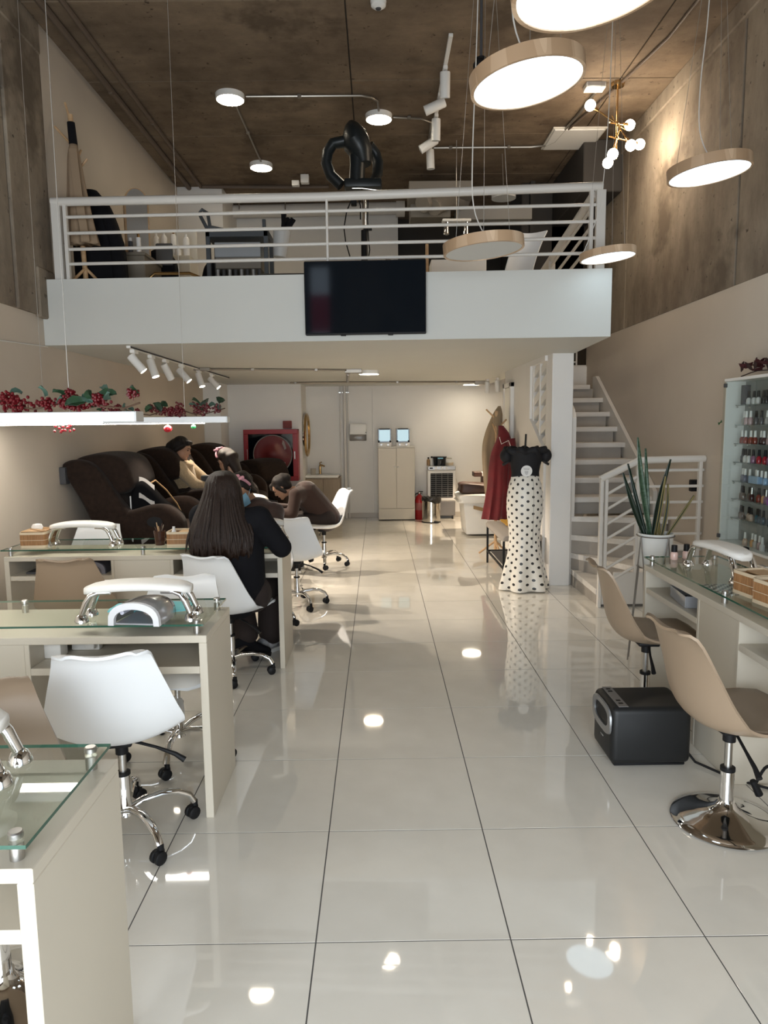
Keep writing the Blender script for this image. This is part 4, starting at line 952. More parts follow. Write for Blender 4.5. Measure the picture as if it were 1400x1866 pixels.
# generic seated torso helper for the four others
def seated(label, H, yaw, pitch, roll, hp, ch, sR, sL, eR, eL, wR, wL, kR, kL, aR, aL, top, hairm, fat=1.0, hand_d=None, mouth=True, low=PANTS):
    t = thing('person', label, 'person', (0, 0, 0)); V = Vector
    hp, ch, sR, sL, eR, eL, wR, wL, kR, kL, aR, aL, H = map(V, (hp, ch, sR, sL, eR, eL, wR, wL, kR, kL, aR, aL, H))
    M = frame(H, yaw, pitch, roll); c1, b1 = head_parts(M); nk = M @ V((0, -.03, -.085)); fwd = (RZ(yaw) @ V((0, 1, 0)))
    side = (kR-kL); side.z = 0; side = side.normalized()*.075 if side.length > .01 else V((.07, 0, 0))
    caps = [(hp, ch, .13, .125), (ch, nk, .085, .05), (ch, sR, .095, .062), (ch, sL, .095, .062), (sR, eR, .047, .04), (eR, wR, .038, .027), (sL, eL, .047, .04), (eL, wL, .038, .027),
            (hp+side, kR, .08, .056), (kR, aR, .05, .035), (hp-side, kL, .08, .056), (kL, aL, .05, .035), (aR, aR+fwd*.12+V((0, 0, -.05)), .033, .028), (aL, aL+fwd*.12+V((0, 0, -.05)), .033, .028)]
    hd = hand_d or (wR-eR)
    blob('body', caps+c1+hand(wR, hd, (0, 0, 1))+hand(wL, hand_d or (wL-eL), (0, 0, 1)), SKIN, t, b1, .009, 4)
    f = fat
    blob('top', [(hp, ch, .155*f, .15*f), (ch, lerp(ch, nk, .55), .10, .068), (ch, sR, .12*f, .078*f), (ch, sL, .12*f, .078*f), (sR, eR, .072*f, .06*f), (eR, lerp(eR, wR, .92), .058*f, .042), (sL, eL, .072*f, .06*f), (eL, lerp(eL, wL, .92), .058*f, .042)], top, t, (), .011, 5)
    blob('trousers', [(hp+side, kR, .105, .078), (kR, aR, .075, .062), (hp-side, kL, .105, .078), (kL, aL, .075, .062), (hp-side, hp+side, .115, .115)], low, t, (), .013, 5)
    for a in (aR, aL): shoe(t, T(a.x+fwd.x*.04, a.y+fwd.y*.04, max(a.z-.11, .0)) @ RZ(yaw), BLACKP, SOLE)
    return t, M
def cap_hair(t, M, m, extra=(), balls=(), front=.052):
    """hair cap fitted to the skull plus extra capsules given in the head's frame"""
    R = M.to_3x3().to_4x4(); w_ = lambda p: M @ Vector(p)
    bs = [(w_((0, -.026, .040)), .094, (.95, 1.0, .97), R), (w_((0, -.055, -.005)), .08, (1.0, .75, 1.0), R)]
    bs += [(w_(c), r, s, R) for c, r, s in balls]
    return blob('hair', [(w_(p), w_(q), a, b) for p, q, a, b in extra], m, t, bs, .008, 3)

# 2 woman in the cream jacket on the second recliner, looking down to her lap, profile to the camera
t, M = seated('woman in a cream fleece jacket sitting in the second recliner, looking down', (-2.085, 7.56, 1.345), -PI/2-.12, .38, 0,
    (-2.10, 7.68, .86), (-2.13, 7.64, 1.09), (-2.10, 7.47, 1.15), (-2.10, 7.82, 1.15), (-1.93, 7.42, .98), (-1.93, 7.90, .98), (-1.72, 7.52, .92), (-1.70, 7.80, .92),
    (-1.66, 7.56, .84), (-1.66, 7.82, .84), (-1.42, 7.56, .42), (-1.42, 7.82, .42), CREAM, HAIR, 1.0)
face(M, t); cap_hair(t, M, HAIR, [((0, -.09, .03), (0, -.13, -.02), .05, .045), ((0, -.13, -.02), (.01, -.13, -.13), .045, .03), ((0, -.125, -.13), (.01, -.10, -.24), .03, .012), ((-.06, .02, .05), (-.075, -.03, -.02), .03, .025), ((.06, .02, .05), (.075, -.03, -.02), .03, .025), ((-.03, .055, .085), (.03, .055, .085), .028, .028)])
ob('collar', MB().tube([(-2.10+.085*math.cos(a), 7.62+.085*math.sin(a), 1.20-.03*math.cos(a)) for a in [2*PI*k/24 for k in range(25)]], .028, 10, False), CREAM, t)
ob('hair_tie', MB().tube([M @ Vector(p) for p in ((-.045, -.135, -.05), (0, -.16, -.05), (.045, -.135, -.05))], .008, 8), mat('tie_white', (.7, .7, .7), .5), t)
b = thing('lap_bag', 'dark grey boxy bag on the lap of the woman in cream', 'bag', (-1.74, 7.50, .915), -.1)
ob('body', MB().rbox(-.13, .13, -.06, .06, 0, .15, .015, 2), mat('slate_bag', (.045, .05, .055), .6), b); ob('label_patch', MB().rbox(.02, .045, -.064, -.058, .05, .12, .002, 1), mat('patch_grey', (.45, .46, .48), .5), b)
# 3 technician with the flowered headband, further back
t, M = seated('technician with a pink flower headband working further back beside the recliners', (-1.50, 7.0, 1.235), PI/2-.75, .45, .0,
    (-1.38, 6.98, .55), (-1.42, 7.0, .98), (-1.40, 6.83, 1.02), (-1.36, 7.17, 1.02), (-1.56, 6.80, .80), (-1.52, 7.22, .80), (-1.72, 6.95, .74), (-1.72, 7.1, .74),
    (-1.62, 6.86, .50), (-1.62, 7.12, .50), (-1.36, 6.86, .12), (-1.36, 7.12, .12), UNI, HAIRB)
face(M, t); cap_hair(t, M, HAIRB, [((0, -.08, .05), (.02, -.12, .0), .05, .045), ((.055, -.06, 0), (.08, -.07, -.14), .03, .014), ((-.055, -.06, 0), (-.08, -.06, -.14), .03, .014), ((0, -.09, 0), (.03, -.10, -.20), .065, .035), ((.04, -.08, -.02), (.07, -.07, -.22), .045, .02)])
def band(t, M, m):
    w_ = lambda p: M @ Vector(p)
    ob('headband', MB().tube([w_((.092*math.cos(a), .0+.02*math.sin(a), .045+.096*math.sin(a))) for a in [PI*k/12 for k in range(13)]], .010, 8), m, t)
    r_ = random.Random(4)
    for k in range(5):
        a = PI*(.28+.11*k); c = (.1*math.cos(a), .02, .05+.104*math.sin(a)); f = MB()
        for q in range(6): f.ball((c[0]+.014*math.cos(q*1.05), c[1]+.014*math.sin(q*1.05), c[2]+.004*math.sin(q)), .011, 7)
        ob('flower', f.xf(M), m, t)
band(t, M, PINK)
# 4 masked technician behind the far desk, facing the client
t, M = seated('masked technician in brown uniform facing the long-haired client across the far desk', (-1.03, 5.30, 1.10), PI-.25, .62, .12,
    (-.92, 5.42, .50), (-.93, 5.38, .88), (-1.10, 5.36, .92), (-.80, 5.36, .92), (-1.18, 5.12, .76), (-.765, 5.12, .76), (-1.04, 4.90, .85), (-.84, 4.88, .85),
    (-1.05, 5.02, .48), (-.79, 5.02, .48), (-1.05, 5.10, .10), (-.79, 5.10, .10), UNI, HAIR, 1.08)
face(M, t, False); cap_hair(t, M, HAIR, [((0, -.09, .05), (.0, -.12, .0), .055, .05), ((.07, -.01, .0), (.075, -.05, -.06), .022, .018), ((-.07, -.01, .0), (-.075, -.05, -.06), .022, .018)])
band(t, M, PINK)
g = []
for i in range(7):
    r = []
    for j in range(9):
        a = -1.15+2.3*j/8; z = -.085+.10*i/6; b_ = .090+.014*math.sin(PI*i/6)*(1-abs(a)/1.3)
        r.append((.074*math.sin(a)*(1-.10*abs(i-3)/3), .02+(b_-.012)*math.cos(a), z))
    g.append(r)
ob('face_mask', MB().sheet(g, .003).xf(M), MASKB, t)
for s in (-1, 1): ob('mask_loop', MB().tube([M @ Vector((s*.068, .055, -.02)), M @ Vector((s*.082, .0, .012))], .0015, 5), MASKB, t)
# 5 hunched technician in brown, side on, working at the foot rest
t, M = seated('technician in brown bent low over a foot rest in the aisle, seen from the side', (-1.03, 7.47, .93), PI/2+.1, .80, .0,
    (-.57, 7.62, .58), (-.78, 7.56, .845), (-.87, 7.38, .855), (-.87, 7.74, .85), (-.90, 7.30, .66), (-.95, 7.78, .66), (-1.17, 7.38, .70), (-1.20, 7.60, .72),
    (-1.02, 7.46, .55), (-1.02, 7.76, .55), (-.93, 7.46, .12), (-.93, 7.76, .12), UNI, HAIR, .98)
face(M, t); cap_hair(t, M, HAIR, [((0, -.08, .06), (0, -.11, .03), .055, .05), ((.06, .02, .03), (.08, .0, -.06), .03, .02), ((-.06, .02, .03), (-.08, .0, -.06), .03, .02), ((.0, .06, .08), (.02, .085, .06), .03, .02)])
# the foot rest with its lamp light pad and dark phone-like tool
t = thing('foot_rest', 'white padded pedicure rest on a stand before the hunched technician', 'foot rest', (-1.30, 7.50, 0))
ob('pad', puff(MB(), smoothpoly([(-.13, .80), (-.10, .86), (.06, .84), (.12, .79), (.10, .755), (-.08, .76)], 36), -.11, .11, .04), WPAD, t, True, 1.4)
ob('tray', MB().rbox(-.06, .16, -.13, .13, .70, .72, .006, 2), WPLAS, t); ob('column', MB().cyl((.02, 0, .02), .03, .70), WPLAS, t); ob('foot', MB().lathe([(0, 0), (.17, 0), (.15, .03), (0, .04)], 28), WPLAS, t)
tag(ob('drill_tool', MB().tube([(-1.19, 7.42, .80), (-1.12, 7.46, .775), (-1.08, 7.50, .77)], [.012, .018, .014], 10), BLACKP), 'black hand tool held over the white foot rest', 'tool')
# ------------------------------------------------------------------ back of the shop
def bx(name, t, m, *b, r=.004, s=1): return ob(name, MB().rbox(*b, r, s), m, t, False)
# hose cabinet
t = thing('hose_cabinet', 'red glass-fronted fire hose cabinet on the wall behind the technicians', 'hose cabinet', (-1.665, 11.246, .72)); y0 = -.20
bx('back', t, RED, -.42, .42, -.005, 0, 0, .80); bx('side', t, RED, -.42, -.40, y0, -.005, 0, .80); bx('side', t, RED, .40, .42, y0, -.005, 0, .80)
bx('top', t, RED, -.42, .42, y0, -.005, .78, .80); bx('bottom', t, RED, -.42, .42, y0, -.005, 0, .02)
d = ob('door', MB().rbox(-.42, .42, y0-.02, y0, .0, .07, .004, 1).rbox(-.42, .42, y0-.02, y0, .73, .80, .004, 1).rbox(-.42, -.35, y0-.02, y0, .07, .73, .004, 1).rbox(.34, .42, y0-.02, y0, .07, .73, .004, 1), RED, t, False)
ob('pane', MB().box(-.35, .34, y0-.012, y0-.008, .07, .73), GLASSC, d, False)
ob('handle', MB().rbox(.36, .378, y0-.035, y0-.02, .34, .46, .004, 1), STEEL, d)
ob('hinge', MB().rbox(-.37, -.362, y0-.026, y0-.02, .28, .50, .002, 1), STEEL, d)
HOSE = mat('hose_red', (.20, .015, .018), .45)
reel = ob('reel', MB().lathe([(0, 0), (.29, 0), (.295, .012), (.27, .016), (.24, .012), (.10, .014), (.08, .03), (0, .03)], 40).xf(T(.02, y0+.055, .41) @ RX(PI/2)), HOSE, t)
hs = MB()
for k in range(4): hs.tube([(.02+(.12+.04*k)*math.cos(a), y0+.08, .41+(.12+.04*k)*math.sin(a)) for a in [2*PI*i/40 for i in range(41)]], .019, 8, False)
ob('hose', hs, HOSE, reel)
ob('reel_rim', MB().tube([(.02+.30*math.cos(a), y0+.035, .41+.30*math.sin(a)) for a in [2*PI*i/48 for i in range(49)]], .008, 8, False), mat('rim_grey', (.35, .30, .29), .35), reel)
ob('valve', MB().lathe([(0, 0), (.025, 0), (.025, .02), (0, .02)], 16).xf(T(.19, y0+.035, .27) @ RX(PI/2)), WPAINT, t)
ob('nozzle', MB().rbox(-.12, -.07, y0+.01, y0+.05, .19, .28, .006, 1), mat('nozzle_grey', (.5, .48, .47), .4), t)
ob('label_sheet', MB().sheet([[(.13+.10*math.cos(a)*k, y0+.03, .42+.22*math.sin(a)*k) for k in (.8, 1.1)] for a in [.35+.12*i for i in range(7)]], .001), mat('faded_label', (.42, .30, .29), .5), t)
bx('dark_lining', t, BLKGL, -.40, .40, -.008, -.005, .02, .78)
tag(ob('alarm_box', MB().rbox(-1.49, -1.355, 11.19, 11.25, 1.53, 1.65, .006, 1).rbox(-1.46, -1.385, 11.18, 11.19, 1.56, 1.62, .003, 1), mat('alarm_red', (.22, .03, .02), .5)), 'small square red alarm call point above the hose cabinet', 'alarm')
# sink corner
t = thing('round_mirror', 'round brass-framed mirror seen edge-on above the sink', 'mirror', (-1.195, 11.61, 1.42))
fr = MB().tube([(.04, .33*math.cos(a), .33*math.sin(a)) for a in [2*PI*i/48 for i in range(49)]], .022, 8, False)
ob('frame', fr, BRASS, t); ob('glass', MB().lathe([(0, 0), (.33, 0), (.33, .04), (0, .04)], 48).xf(RY(PI/2)), mat('mirror_glass', (.8, .8, .8), .02, 1), t)
t = thing('vanity_unit', 'wood-grain sink unit with a white basin top in the corner', 'sink unit', (-.93, 11.78, 0))
GRW = mat('grey_oak', (.33, .265, .195), .55, col2=(.27, .21, .15), vscale=8, stretch=(9, 9, .5))
bx('carcass', t, GRW, -.27, .30, -.19, .21, .03, .72); bx('door', t, GRW, -.265, .02, -.208, -.19, .05, .70); bx('door', t, GRW, .025, .295, -.208, -.19, .05, .70)
bx('basin_top', t, WPAINT, -.27, .27, -.22, .21, .72, .765, r=.012, s=2)
ob('basin', MB().lathe([(.0, .0), (.13, .02), (.16, .05), (.15, .05), (.12, .025), (0, .01)], 28, (.02, -.01, .72)), WPAINT, t)
ob('faucet', MB().tube([(-.05, .12, .765), (-.05, .12, .90), (-.03, .06, .915), (.03, .0, .90)], [.022, .020, .016, .012], 12).tube([(-.05, .12, .90), (-.05, .10, .95), (-.02, .05, .965)], .009, 8), BRASS, t)
for k in range(2): bx('towel_bar', t, STEEL, .05, .33, -.215+.04*k, -.200+.04*k, .775, .785)
t = thing('soap_dish', 'small pale cup standing beside the brass tap', 'cup', (-1.08, 11.72, .766)); ob('cup', MB().lathe([(0, 0), (.04, 0), (.045, .10), (.04, .10), (.036, .006), (0, .006)], 18), mat('stone_cup', (.45, .40, .33), .6), t)
# wall pipes and dispenser
for x, r, l in ((-.555, .028, 'fat white pipe running up the back wall beside the sink'), (-.63, .010, 'thin pale pipe running up the back wall nearest the sink'), (-.50, .012, 'thin pale pipe on the back wall between the fat pipe and the dispenser')):
    p = thing('wall_pipe', l, 'pipe', (x, YB-.035, 0)); ob('tube', MB().tube([(0, 0, .0), (0, 0, ZS)], r, 12), WMETAL, p)
    for z in (.5, 2.1): ob('bracket', MB().rbox(-r-.012, r+.012, -.01, .034, z, z+.025, .003, 1), STEEL, p)
t = thing('towel_dispenser', 'white paper towel dispenser with a grey lower tray on the back wall', 'dispenser', (-.335, YB, 1.31))
ob('cover', MB().rbox(-.145, .145, -.11, 0, .10, .285, .02, 3), WPAINT, t); ob('tray', MB().rbox(-.14, .14, -.10, 0, 0, .10, .008, 2), mat('smoked_tray', (.20, .18, .16), .25), t)
ob('towel_slip', MB().rbox(-.05, .05, -.07, -.065, -.02, .03, .001, 1), WPAINT, t); ob('button', MB().rbox(.125, .137, -.114, -.108, .13, .145, .001, 1), BLACKP, t)
bx('wall_joint_strip', struct('trim_3', MB().box(-.09, -.075, YB-.006, YB, .09, ZS), WHITEW), WHITEW, -.088, -.077, YB-.009, YB-.005, .09, ZS)
# two-door cupboard
t = thing('cupboard', 'tall cream two-door cupboard against the back wall', 'cupboard', (.295, 11.63, 0))
bx('carcass', t, LAMI, -.30, .30, 0, .35, .012, 1.20); bx('top', t, LAMI2, -.305, .305, -.02, .35, 1.20, 1.218); bx('plinth_drawer', t, LAMI, -.30, .30, -.018, 0, .015, .195)
for s in (-1, 1):
    d = ob('door', MB().rbox(min(s*.298, s*.003), max(s*.298, s*.003), -.018, 0, .20, 1.195, .003, 1), LAMI, t, False)
    ob('knob', MB().ball((s*.025, -.032, .885), .014, 10).tube([(s*.025, -.018, .885), (s*.025, -.03, .885)], .006, 8), WPAINT, d)
bx('kick_line', t, BLACKP, -.30, .30, -.012, 0, 0, .012)
TEAL = mat('sterilizer_glass', (.10, .20, .23), .06, spec=.8, emit=(.20, .42, .48), es=.3)
for x, l in ((-.19, 'white towel sterilizer with a blue-lit window, at the hose cabinet side on the cupboard'), (.11, 'white towel sterilizer with a blue-lit window, at the air cooler side on the cupboard')):
    s = thing('sterilizer', l, 'sterilizer', (.295+x, 11.72, 1.218), 0, 'towel sterilizers')
    ob('body', MB().rbox(-.112, .112, -.10, .12, 0, .295, .008, 2), WPAINT, s); ob('door_frame', MB().rbox(-.108, .108, -.112, -.10, .065, .285, .004, 1), BLKGL, s)
    ob('window_glass', MB().rbox(-.09, .09, -.115, -.111, .085, .272, .002, 1), TEAL, s); ob('hinge_bar', MB().rbox(-.085, .085, -.118, -.11, .278, .292, .002, 1), BLACKP, s)
    for k in (-1, 1): ob('knob', MB().lathe([(0, 0), (.019, 0), (.016, .02), (0, .02)], 16).xf(T(k*.055, -.10, .032) @ RX(PI/2)), SILVER, s)
    for k in (-1, 1): ob('corner_clip', MB().rbox(k*.092-.014, k*.092+.014, -.119, -.112, .07, .10, .002, 1), BLACKP, s)
# extinguisher
t = thing('fire_extinguisher', 'red fire extinguisher squeezed between cupboard and steel bin', 'extinguisher', (.675, 11.72, 0))
ob('cylinder', MB().lathe([(0, 0), (.07, 0), (.075, .01), (.075, .33), (.06, .38), (.02, .41), (.02, .43), (0, .43)], 24), mat('extinguisher_red', (.33, .012, .015), .3), t)
ob('label', MB().lathe([(.0755, .16), (.0765, .17), (.0765, .27), (.0755, .28)], 24), mat('extinguisher_label', (.30, .10, .09), .5), t); ob('valve', MB().cyl((0, 0, .43), .015, .03), STEEL, t)
ob('handle', MB().rbox(-.012, .06, -.01, .01, .455, .47, .004, 1).rbox(-.012, .05, -.01, .01, .43, .44, .004, 1), BLACKP, t); ob('hose', MB().tube([(-.02, 0, .44), (-.07, 0, .42), (-.085, 0, .34), (-.08, 0, .2)], .009, 8), BLACKP, t)
# pedal bin
t = thing('pedal_bin', 'polished steel pedal bin with a black lid and bag edge', 'bin', (.845, 11.36, 0))
ob('body', MB().lathe([(0, .015), (.148, .015), (.148, .37), (0, .37)], 36), mat('polished_steel', (.62, .60, .56), .12, 1), t); ob('base_ring', MB().lathe([(0, 0), (.153, 0), (.153, .018), (0, .018)], 36), BLACKP, t)
r_ = random.Random(9); n = 40
ob('bag_edge', MB().rings([[(.152*k*math.cos(2*PI*j/n), .152*k*math.sin(2*PI*j/n), z+.014*math.sin(j*1.7)+.03*(math.cos(2*PI*j/n) > .2)*(i == 0)*-1) for j in range(n)] for i, (k, z) in enumerate(((1.02, .355), (1.06, .375), (1.03, .40), (.85, .405)))]), mat('bin_bag', (.015, .014, .013), .4), t)
ob('pedal', MB().rbox(.05, .11, -.19, -.13, .01, .03, .005, 2), BLACKP, t)
# air cooler
t = thing('air_cooler', 'white and grey evaporative air cooler with a black louvred grille', 'air cooler', (1.05, 11.74, 0))
COOLW = mat('cooler_white', (.74, .72, .69), .4); COOLG = mat('cooler_grey', (.16, .15, .145), .45)
bx('upper_body', t, COOLW, -.24, .235, -.02, .24, .30, .82, r=.02, s=3); bx('lower_tank', t, COOLG, -.23, .225, -.01, .24, .05, .30, r=.015, s=2)
bx('control_panel', t, SILVER, -.235, .23, -.03, .24, .815, .885, r=.012, s=2); bx('grille_recess', t, BLACKP, -.19, .185, -.024, -.01, .355, .765, r=.01, s=2)
for k in range(12):
    z = .375+.0335*k; ob('louvre', MB().tube([(-.185, -.028, z), (-.09, -.032, z+.004), (0, -.034, z-.003), (.09, -.032, z+.004), (.18, -.028, z)], .0045, 6), mat('louvre_grey', (.13, .125, .12), .4), t)
for x in (-.10, 0, .10): bx('louvre_link', t, COOLG, x-.004, x+.004, -.03, -.024, .36, .76, r=.001)
for x in (-.10, .0, .08): ob('dial', MB().lathe([(0, 0), (.018, 0), (.015, .016), (0, .016)], 16).xf(T(x, -.03, .85) @ RX(PI/2)), WPAINT, t)
bx('display', t, BLACKP, -.205, -.15, -.032, -.028, .838, .862, r=.002)
for x in (-.19, .18): ob('caster', MB().tube([(x-.012, -.0, .026), (x+.012, .0, .026)], .026, 14), BLACKP, t)
ob('cord', MB().tube([(.235, .1, .7), (.28, .05, .55), (.28, .08, .42), (.25, .12, .36)], .004, 6), mat('cooler_cord', (.5, .48, .45), .5), t)
zt = .886
t = thing('cooking_pot', 'black pot-like wax heater with a side handle on the air cooler', 'pot', (1.02, 11.82, zt))
ob('pot', MB().lathe([(0, 0), (.10, 0), (.115, .14), (.105, .14), (.09, .02), (0, .02)], 24), BLKGL, t); ob('rim', MB().lathe([(.105, .135), (.12, .137), (.12, .148), (.105, .148)], 24), BLACKP, t)
ob('handle', MB().tube([(.10, -.03, .125), (.2, -.04, .118)], .009, 8), mat('bone_handle', (.40, .36, .28), .5), t); ob('blue_label', MB().rbox(-.04, .05, -.118, -.11, .118, .135, .002, 1), TEAL, t)
for x, h, c, l in ((-.215, .14, BROWNL, 'brown bottle at the end of the tray on the air cooler'), (-.16, .155, WP, 'cream bottle with dark cap on the air cooler'), (-.11, .145, WP, 'squat cream bottle next to the black pot on the air cooler')):
    bottle('product_bottle', l, (1.05+x, 11.84, zt), [(.028, 0), (.028, h*.65), (.012, h*.8)], c if c is not BROWNL else mat('amber_bottle', (.25, .15, .07), .35), [(.014, h*.8), (.014, h)], BLACKP if x != -.11 else WP)
b = thing('wire_basket', 'pale basket of odds and ends on the air cooler beside the wall', 'basket', (1.18, 11.87, zt)); ob('basket', MB().lathe([(0, 0), (.07, 0), (.08, .045), (.074, .045), (.065, .006), (0, .006)], 18), BTRIM, b); ob('cloth', MB().ball((0, 0, .045), .06, 12, 1, 1, .45), WPAINT, b)
# treatment couch
t = thing('treatment_couch', 'white treatment couch on a tapered box base beside the coats', 'couch', (1.62, 9.95, 0))
ob('base', MB().prism([(-.39, .03), (-.43, .47), (.40, .47), (.40, .03), (-.15, .03)], .62, 'y', -.1), WPAD, t, False)
ob('mattress', puff(MB(), smoothpoly([(-.48, .50), (-.46, .58), (0, .59), (.45, .58), (.45, .47), (-.42, .465)], 40), -.14, .56, .05), WPAD, t, True, 1.4)
ob('side_flap', MB().sheet([[(-.30+.06*i, -.135-.004*math.sin(i), .44-.05*j-.015*i) for j in range(2)] for i in range(6)], .006), mat('tan_flap', (.33, .22, .11), .7), t)
ob('headrest', puff(MB(), smoothpoly([(.05, .60), (.05, .80), (.12, .98), (.22, 1.05), (.34, 1.05), (.40, .9), (.38, .60)], 40), .1, .5, .06), WPAD, t, True, 1.4)
t = thing('seat_cushion', 'dark brown cushion lying on the white treatment couch', 'cushion', (1.50, 10.1, .592)); ob('body', puff(MB(), smoothpoly([(-.30, .0), (-.34, .08), (-.28, .15), (.28, .10), (.30, .03), (.2, 0)], 36), -.18, .22, .05), BROWNL, t, True, 1.4); ob('piping', MB().tube([(-.29, -.17, .07), (.27, -.17, .06)], .006, 6), BROWNL, t)
t = thing('side_board', 'small two-tone shelf board standing behind the brown cushion', 'shelf', (1.66, 10.62, 0)); bx('board', t, WPAINT, -.12, .22, -.12, .12, .80, .85); bx('end', t, BROWNL, -.24, -.12, -.12, .12, .79, .86); bx('post', t, BROWNL, -.12, .05, -.05, .05, 0, .80)
# coat stand with coats
t = thing('coat_stand', 'wooden branch coat stand with a tripod foot by the wall end', 'coat stand', (1.40, 8.42, 0))
ob('pole', MB().tube([(0, 0, .05), (.0, 0, 1.72)], .018, 10), WOODL, t)
for a, z in ((.3, 1.50), (2.6, 1.62), (4.2, 1.45)): ob('peg', MB().tube([(0, 0, z), (.13*math.cos(a), .13*math.sin(a), z+.12)], .010, 8), WOODL, t)
for a in (2.8, 4.9, .7): ob('foot', MB().tube([(0, 0, .17), (.20*math.cos(a), .20*math.sin(a), .012)], .012, 8), WOODL, t)
def coat(name, label, loc, prof, m, seed, folds=.16):
    r_ = random.Random(seed); n = 48; rs = []
    for k in range(26):
        u = k/25; z = interp([p[0] for p in prof], [p[1] for p in prof], u); rx = interp([p[0] for p in prof], [p[2] for p in prof], u); ry = interp([p[0] for p in prof], [p[3] for p in prof], u); dx = interp([p[0] for p in prof], [p[4] for p in prof], u)
        rs.append([(dx+rx*math.cos(2*PI*j/n)*(1+folds*u*math.sin(5*2*PI*j/n+seed+u*2)), ry*math.sin(2*PI*j/n)*(1+folds*1.6*u*math.sin(7*2*PI*j/n+seed*2)), z) for j in range(n)])
    c = thing(name, label, 'coat', loc); ob('body', MB().rings(rs), m, c, True, 1.6); return c
REDC = mat('red_coat_cloth', (.13, .007, .011), .85, sheen=.2, var=.3, vscale=6, bump=.2, bscale=30)
c = coat('red_coat', 'dark red coat hanging on the stand beside the dress form', (1.44, 8.25, 0), [(0, 1.55, .03, .03, -.02), (.10, 1.44, .07, .06, .02), (.3, 1.22, .12, .09, -.01), (.7, .80, .135, .10, -.03), (1, .46, .155, .11, -.06)], REDC, 3)
ob('sleeve', MB().tube([(.09, -.06, 1.40), (.12, -.07, 1.15), (.10, -.08, .85)], [.05, .055, .05], 12), REDC, c); ob('drawstring', MB().tube([(-.05, -.10, 1.42), (-.03, -.12, 1.34), (.05, -.13, 1.38), (.08, -.12, 1.30)], .004, 6), WPAINT, c)
TANC = mat('khaki_coat_cloth', (.26, .19, .115), .9, sheen=.2, bump=.2, bscale=40)
c = coat('khaki_coat', 'khaki coat with a hood hanging behind the red coat', (1.42, 8.52, 0), [(0, 1.78, .015, .02, .03), (.08, 1.68, .06, .05, .01), (.25, 1.45, .10, .08, -.04), (.5, 1.22, .12, .09, -.05), (.8, .8, .14, .1, .0), (1, .50, .12, .10, .02)], TANC, 6)
ob('hood', MB().tube([(.0, -.07, 1.72), (-.02, -.09, 1.60), (.02, -.10, 1.50)], [.03, .045, .03], 10), TANC, c)
# bench with yellow cloth
t = thing('bench', 'grey upholstered bench on a thin black metal frame beside the dress', 'bench', (1.41, 7.42, 0))
ob('seat', puff(MB(), [(-.195, .42), (-.20, .45), (-.18, .475), (.18, .475), (.20, .45), (.195, .42)], -.55, .55, .02), GREYF, t, True, 1.0)
for x in (-.18, .18):
    for y in (-.52, .52): ob('leg', MB().rbox(x-.011, x+.011, y-.011, y+.011, 0, .42, .002, 1), BLACKP, t, False)
    ob('side_rail', MB().rbox(x-.009, x+.009, -.51, .51, .13, .15, .002, 1), BLACKP, t, False)
for y in (-.52, .52): ob('cross_rail', MB().rbox(-.17, .17, y-.009, y+.009, .13, .15, .002, 1), BLACKP, t, False)
ob('shelf_bars', MB().rbox(-.15, .15, -.5, .5, .137, .143, .002, 1), DGREY, t, False)
tag(ob('yellow_cloth', MB().sheet([[(1.36+.03*i, 7.35+.05*j, .479+.012*abs(math.sin(i*1.7+j*.8))+.01*abs(math.sin(j*2.1))) for j in range(12)] for i in range(9)], .006), mat('mustard_cloth', (.50, .28, .045), .85, bump=.3, bscale=60)), 'crumpled mustard yellow cloth lying on the grey bench', 'cloth')

# ------------------------------------------------------------------ dress form
DOT = mat('polka_satin', (.80, .76, .68), .38, sheen=.2); nt = DOT.node_tree; N, L = nt.nodes, nt.links
uv = N.new('ShaderNodeUVMap')
def vm(op, a, b=None):
    n = N.new('ShaderNodeVectorMath'); n.operation = op; L.new(a, n.inputs[0])
    if b is not None: n.inputs[1].default_value = b
    return n
def cell(off):
    a = vm('ADD', uv.outputs[0], off); f = vm('FRACTION', a.outputs[0]); s = vm('SUBTRACT', f.outputs[0], (.5, .5, 0)); m = vm('MULTIPLY', s.outputs[0], (.095, .078, 0)); return vm('LENGTH', m.outputs[0])
d1_, d2_ = cell((0, 0, 0)), cell((.5, .5, 0)); mn = N.new('ShaderNodeMath'); mn.operation = 'MINIMUM'; L.new(d1_.outputs['Value'], mn.inputs[0]); L.new(d2_.outputs['Value'], mn.inputs[1])
lt = N.new('ShaderNodeMath'); lt.operation = 'LESS_THAN'; L.new(mn.outputs[0], lt.inputs[0]); lt.inputs[1].default_value = .0125
mx = N.new('ShaderNodeMix'); mx.data_type = 'RGBA'; L.new(lt.outputs[0], mx.inputs[0]); mx.inputs[6].default_value = (.80, .76, .68, 1); mx.inputs[7].default_value = (.012, .011, .011, 1); L.new(mx.outputs[2], N['Principled BSDF'].inputs[0])
t = thing('dress_form', 'dress form in a black ruffled top and white polka dot mermaid skirt by the pillar', 'dress form', (1.375, 6.62, 0))
n = 96; zz = [.012, .04, .10, .2, .3, .4, .5, .6, .7, .8, .9, 1.0, 1.06, 1.10]; rr_ = [.225, .222, .210, .190, .168, .152, .147, .152, .165, .172, .168, .152, .135, .125]
rs = []; M_ = 40
for k in range(M_+1):
    z = lerp(.012, 1.10, k/M_); r = interp(zz, rr_, z); fl = max(0, (.62-z)/.62)**1.5
    rs.append([(r*math.cos(a)*(1+fl*.13*math.sin(6*a+.6)+.02*fl*math.sin(13*a)), r*.82*math.sin(a)*(1+fl*.16*math.sin(6*a+.6)), z+fl*.0) for a in [2*PI*j/n+PI/2 for j in range(n)]])
sk = ob('skirt', MB().rings(rs), DOT, t, True, 1.6)
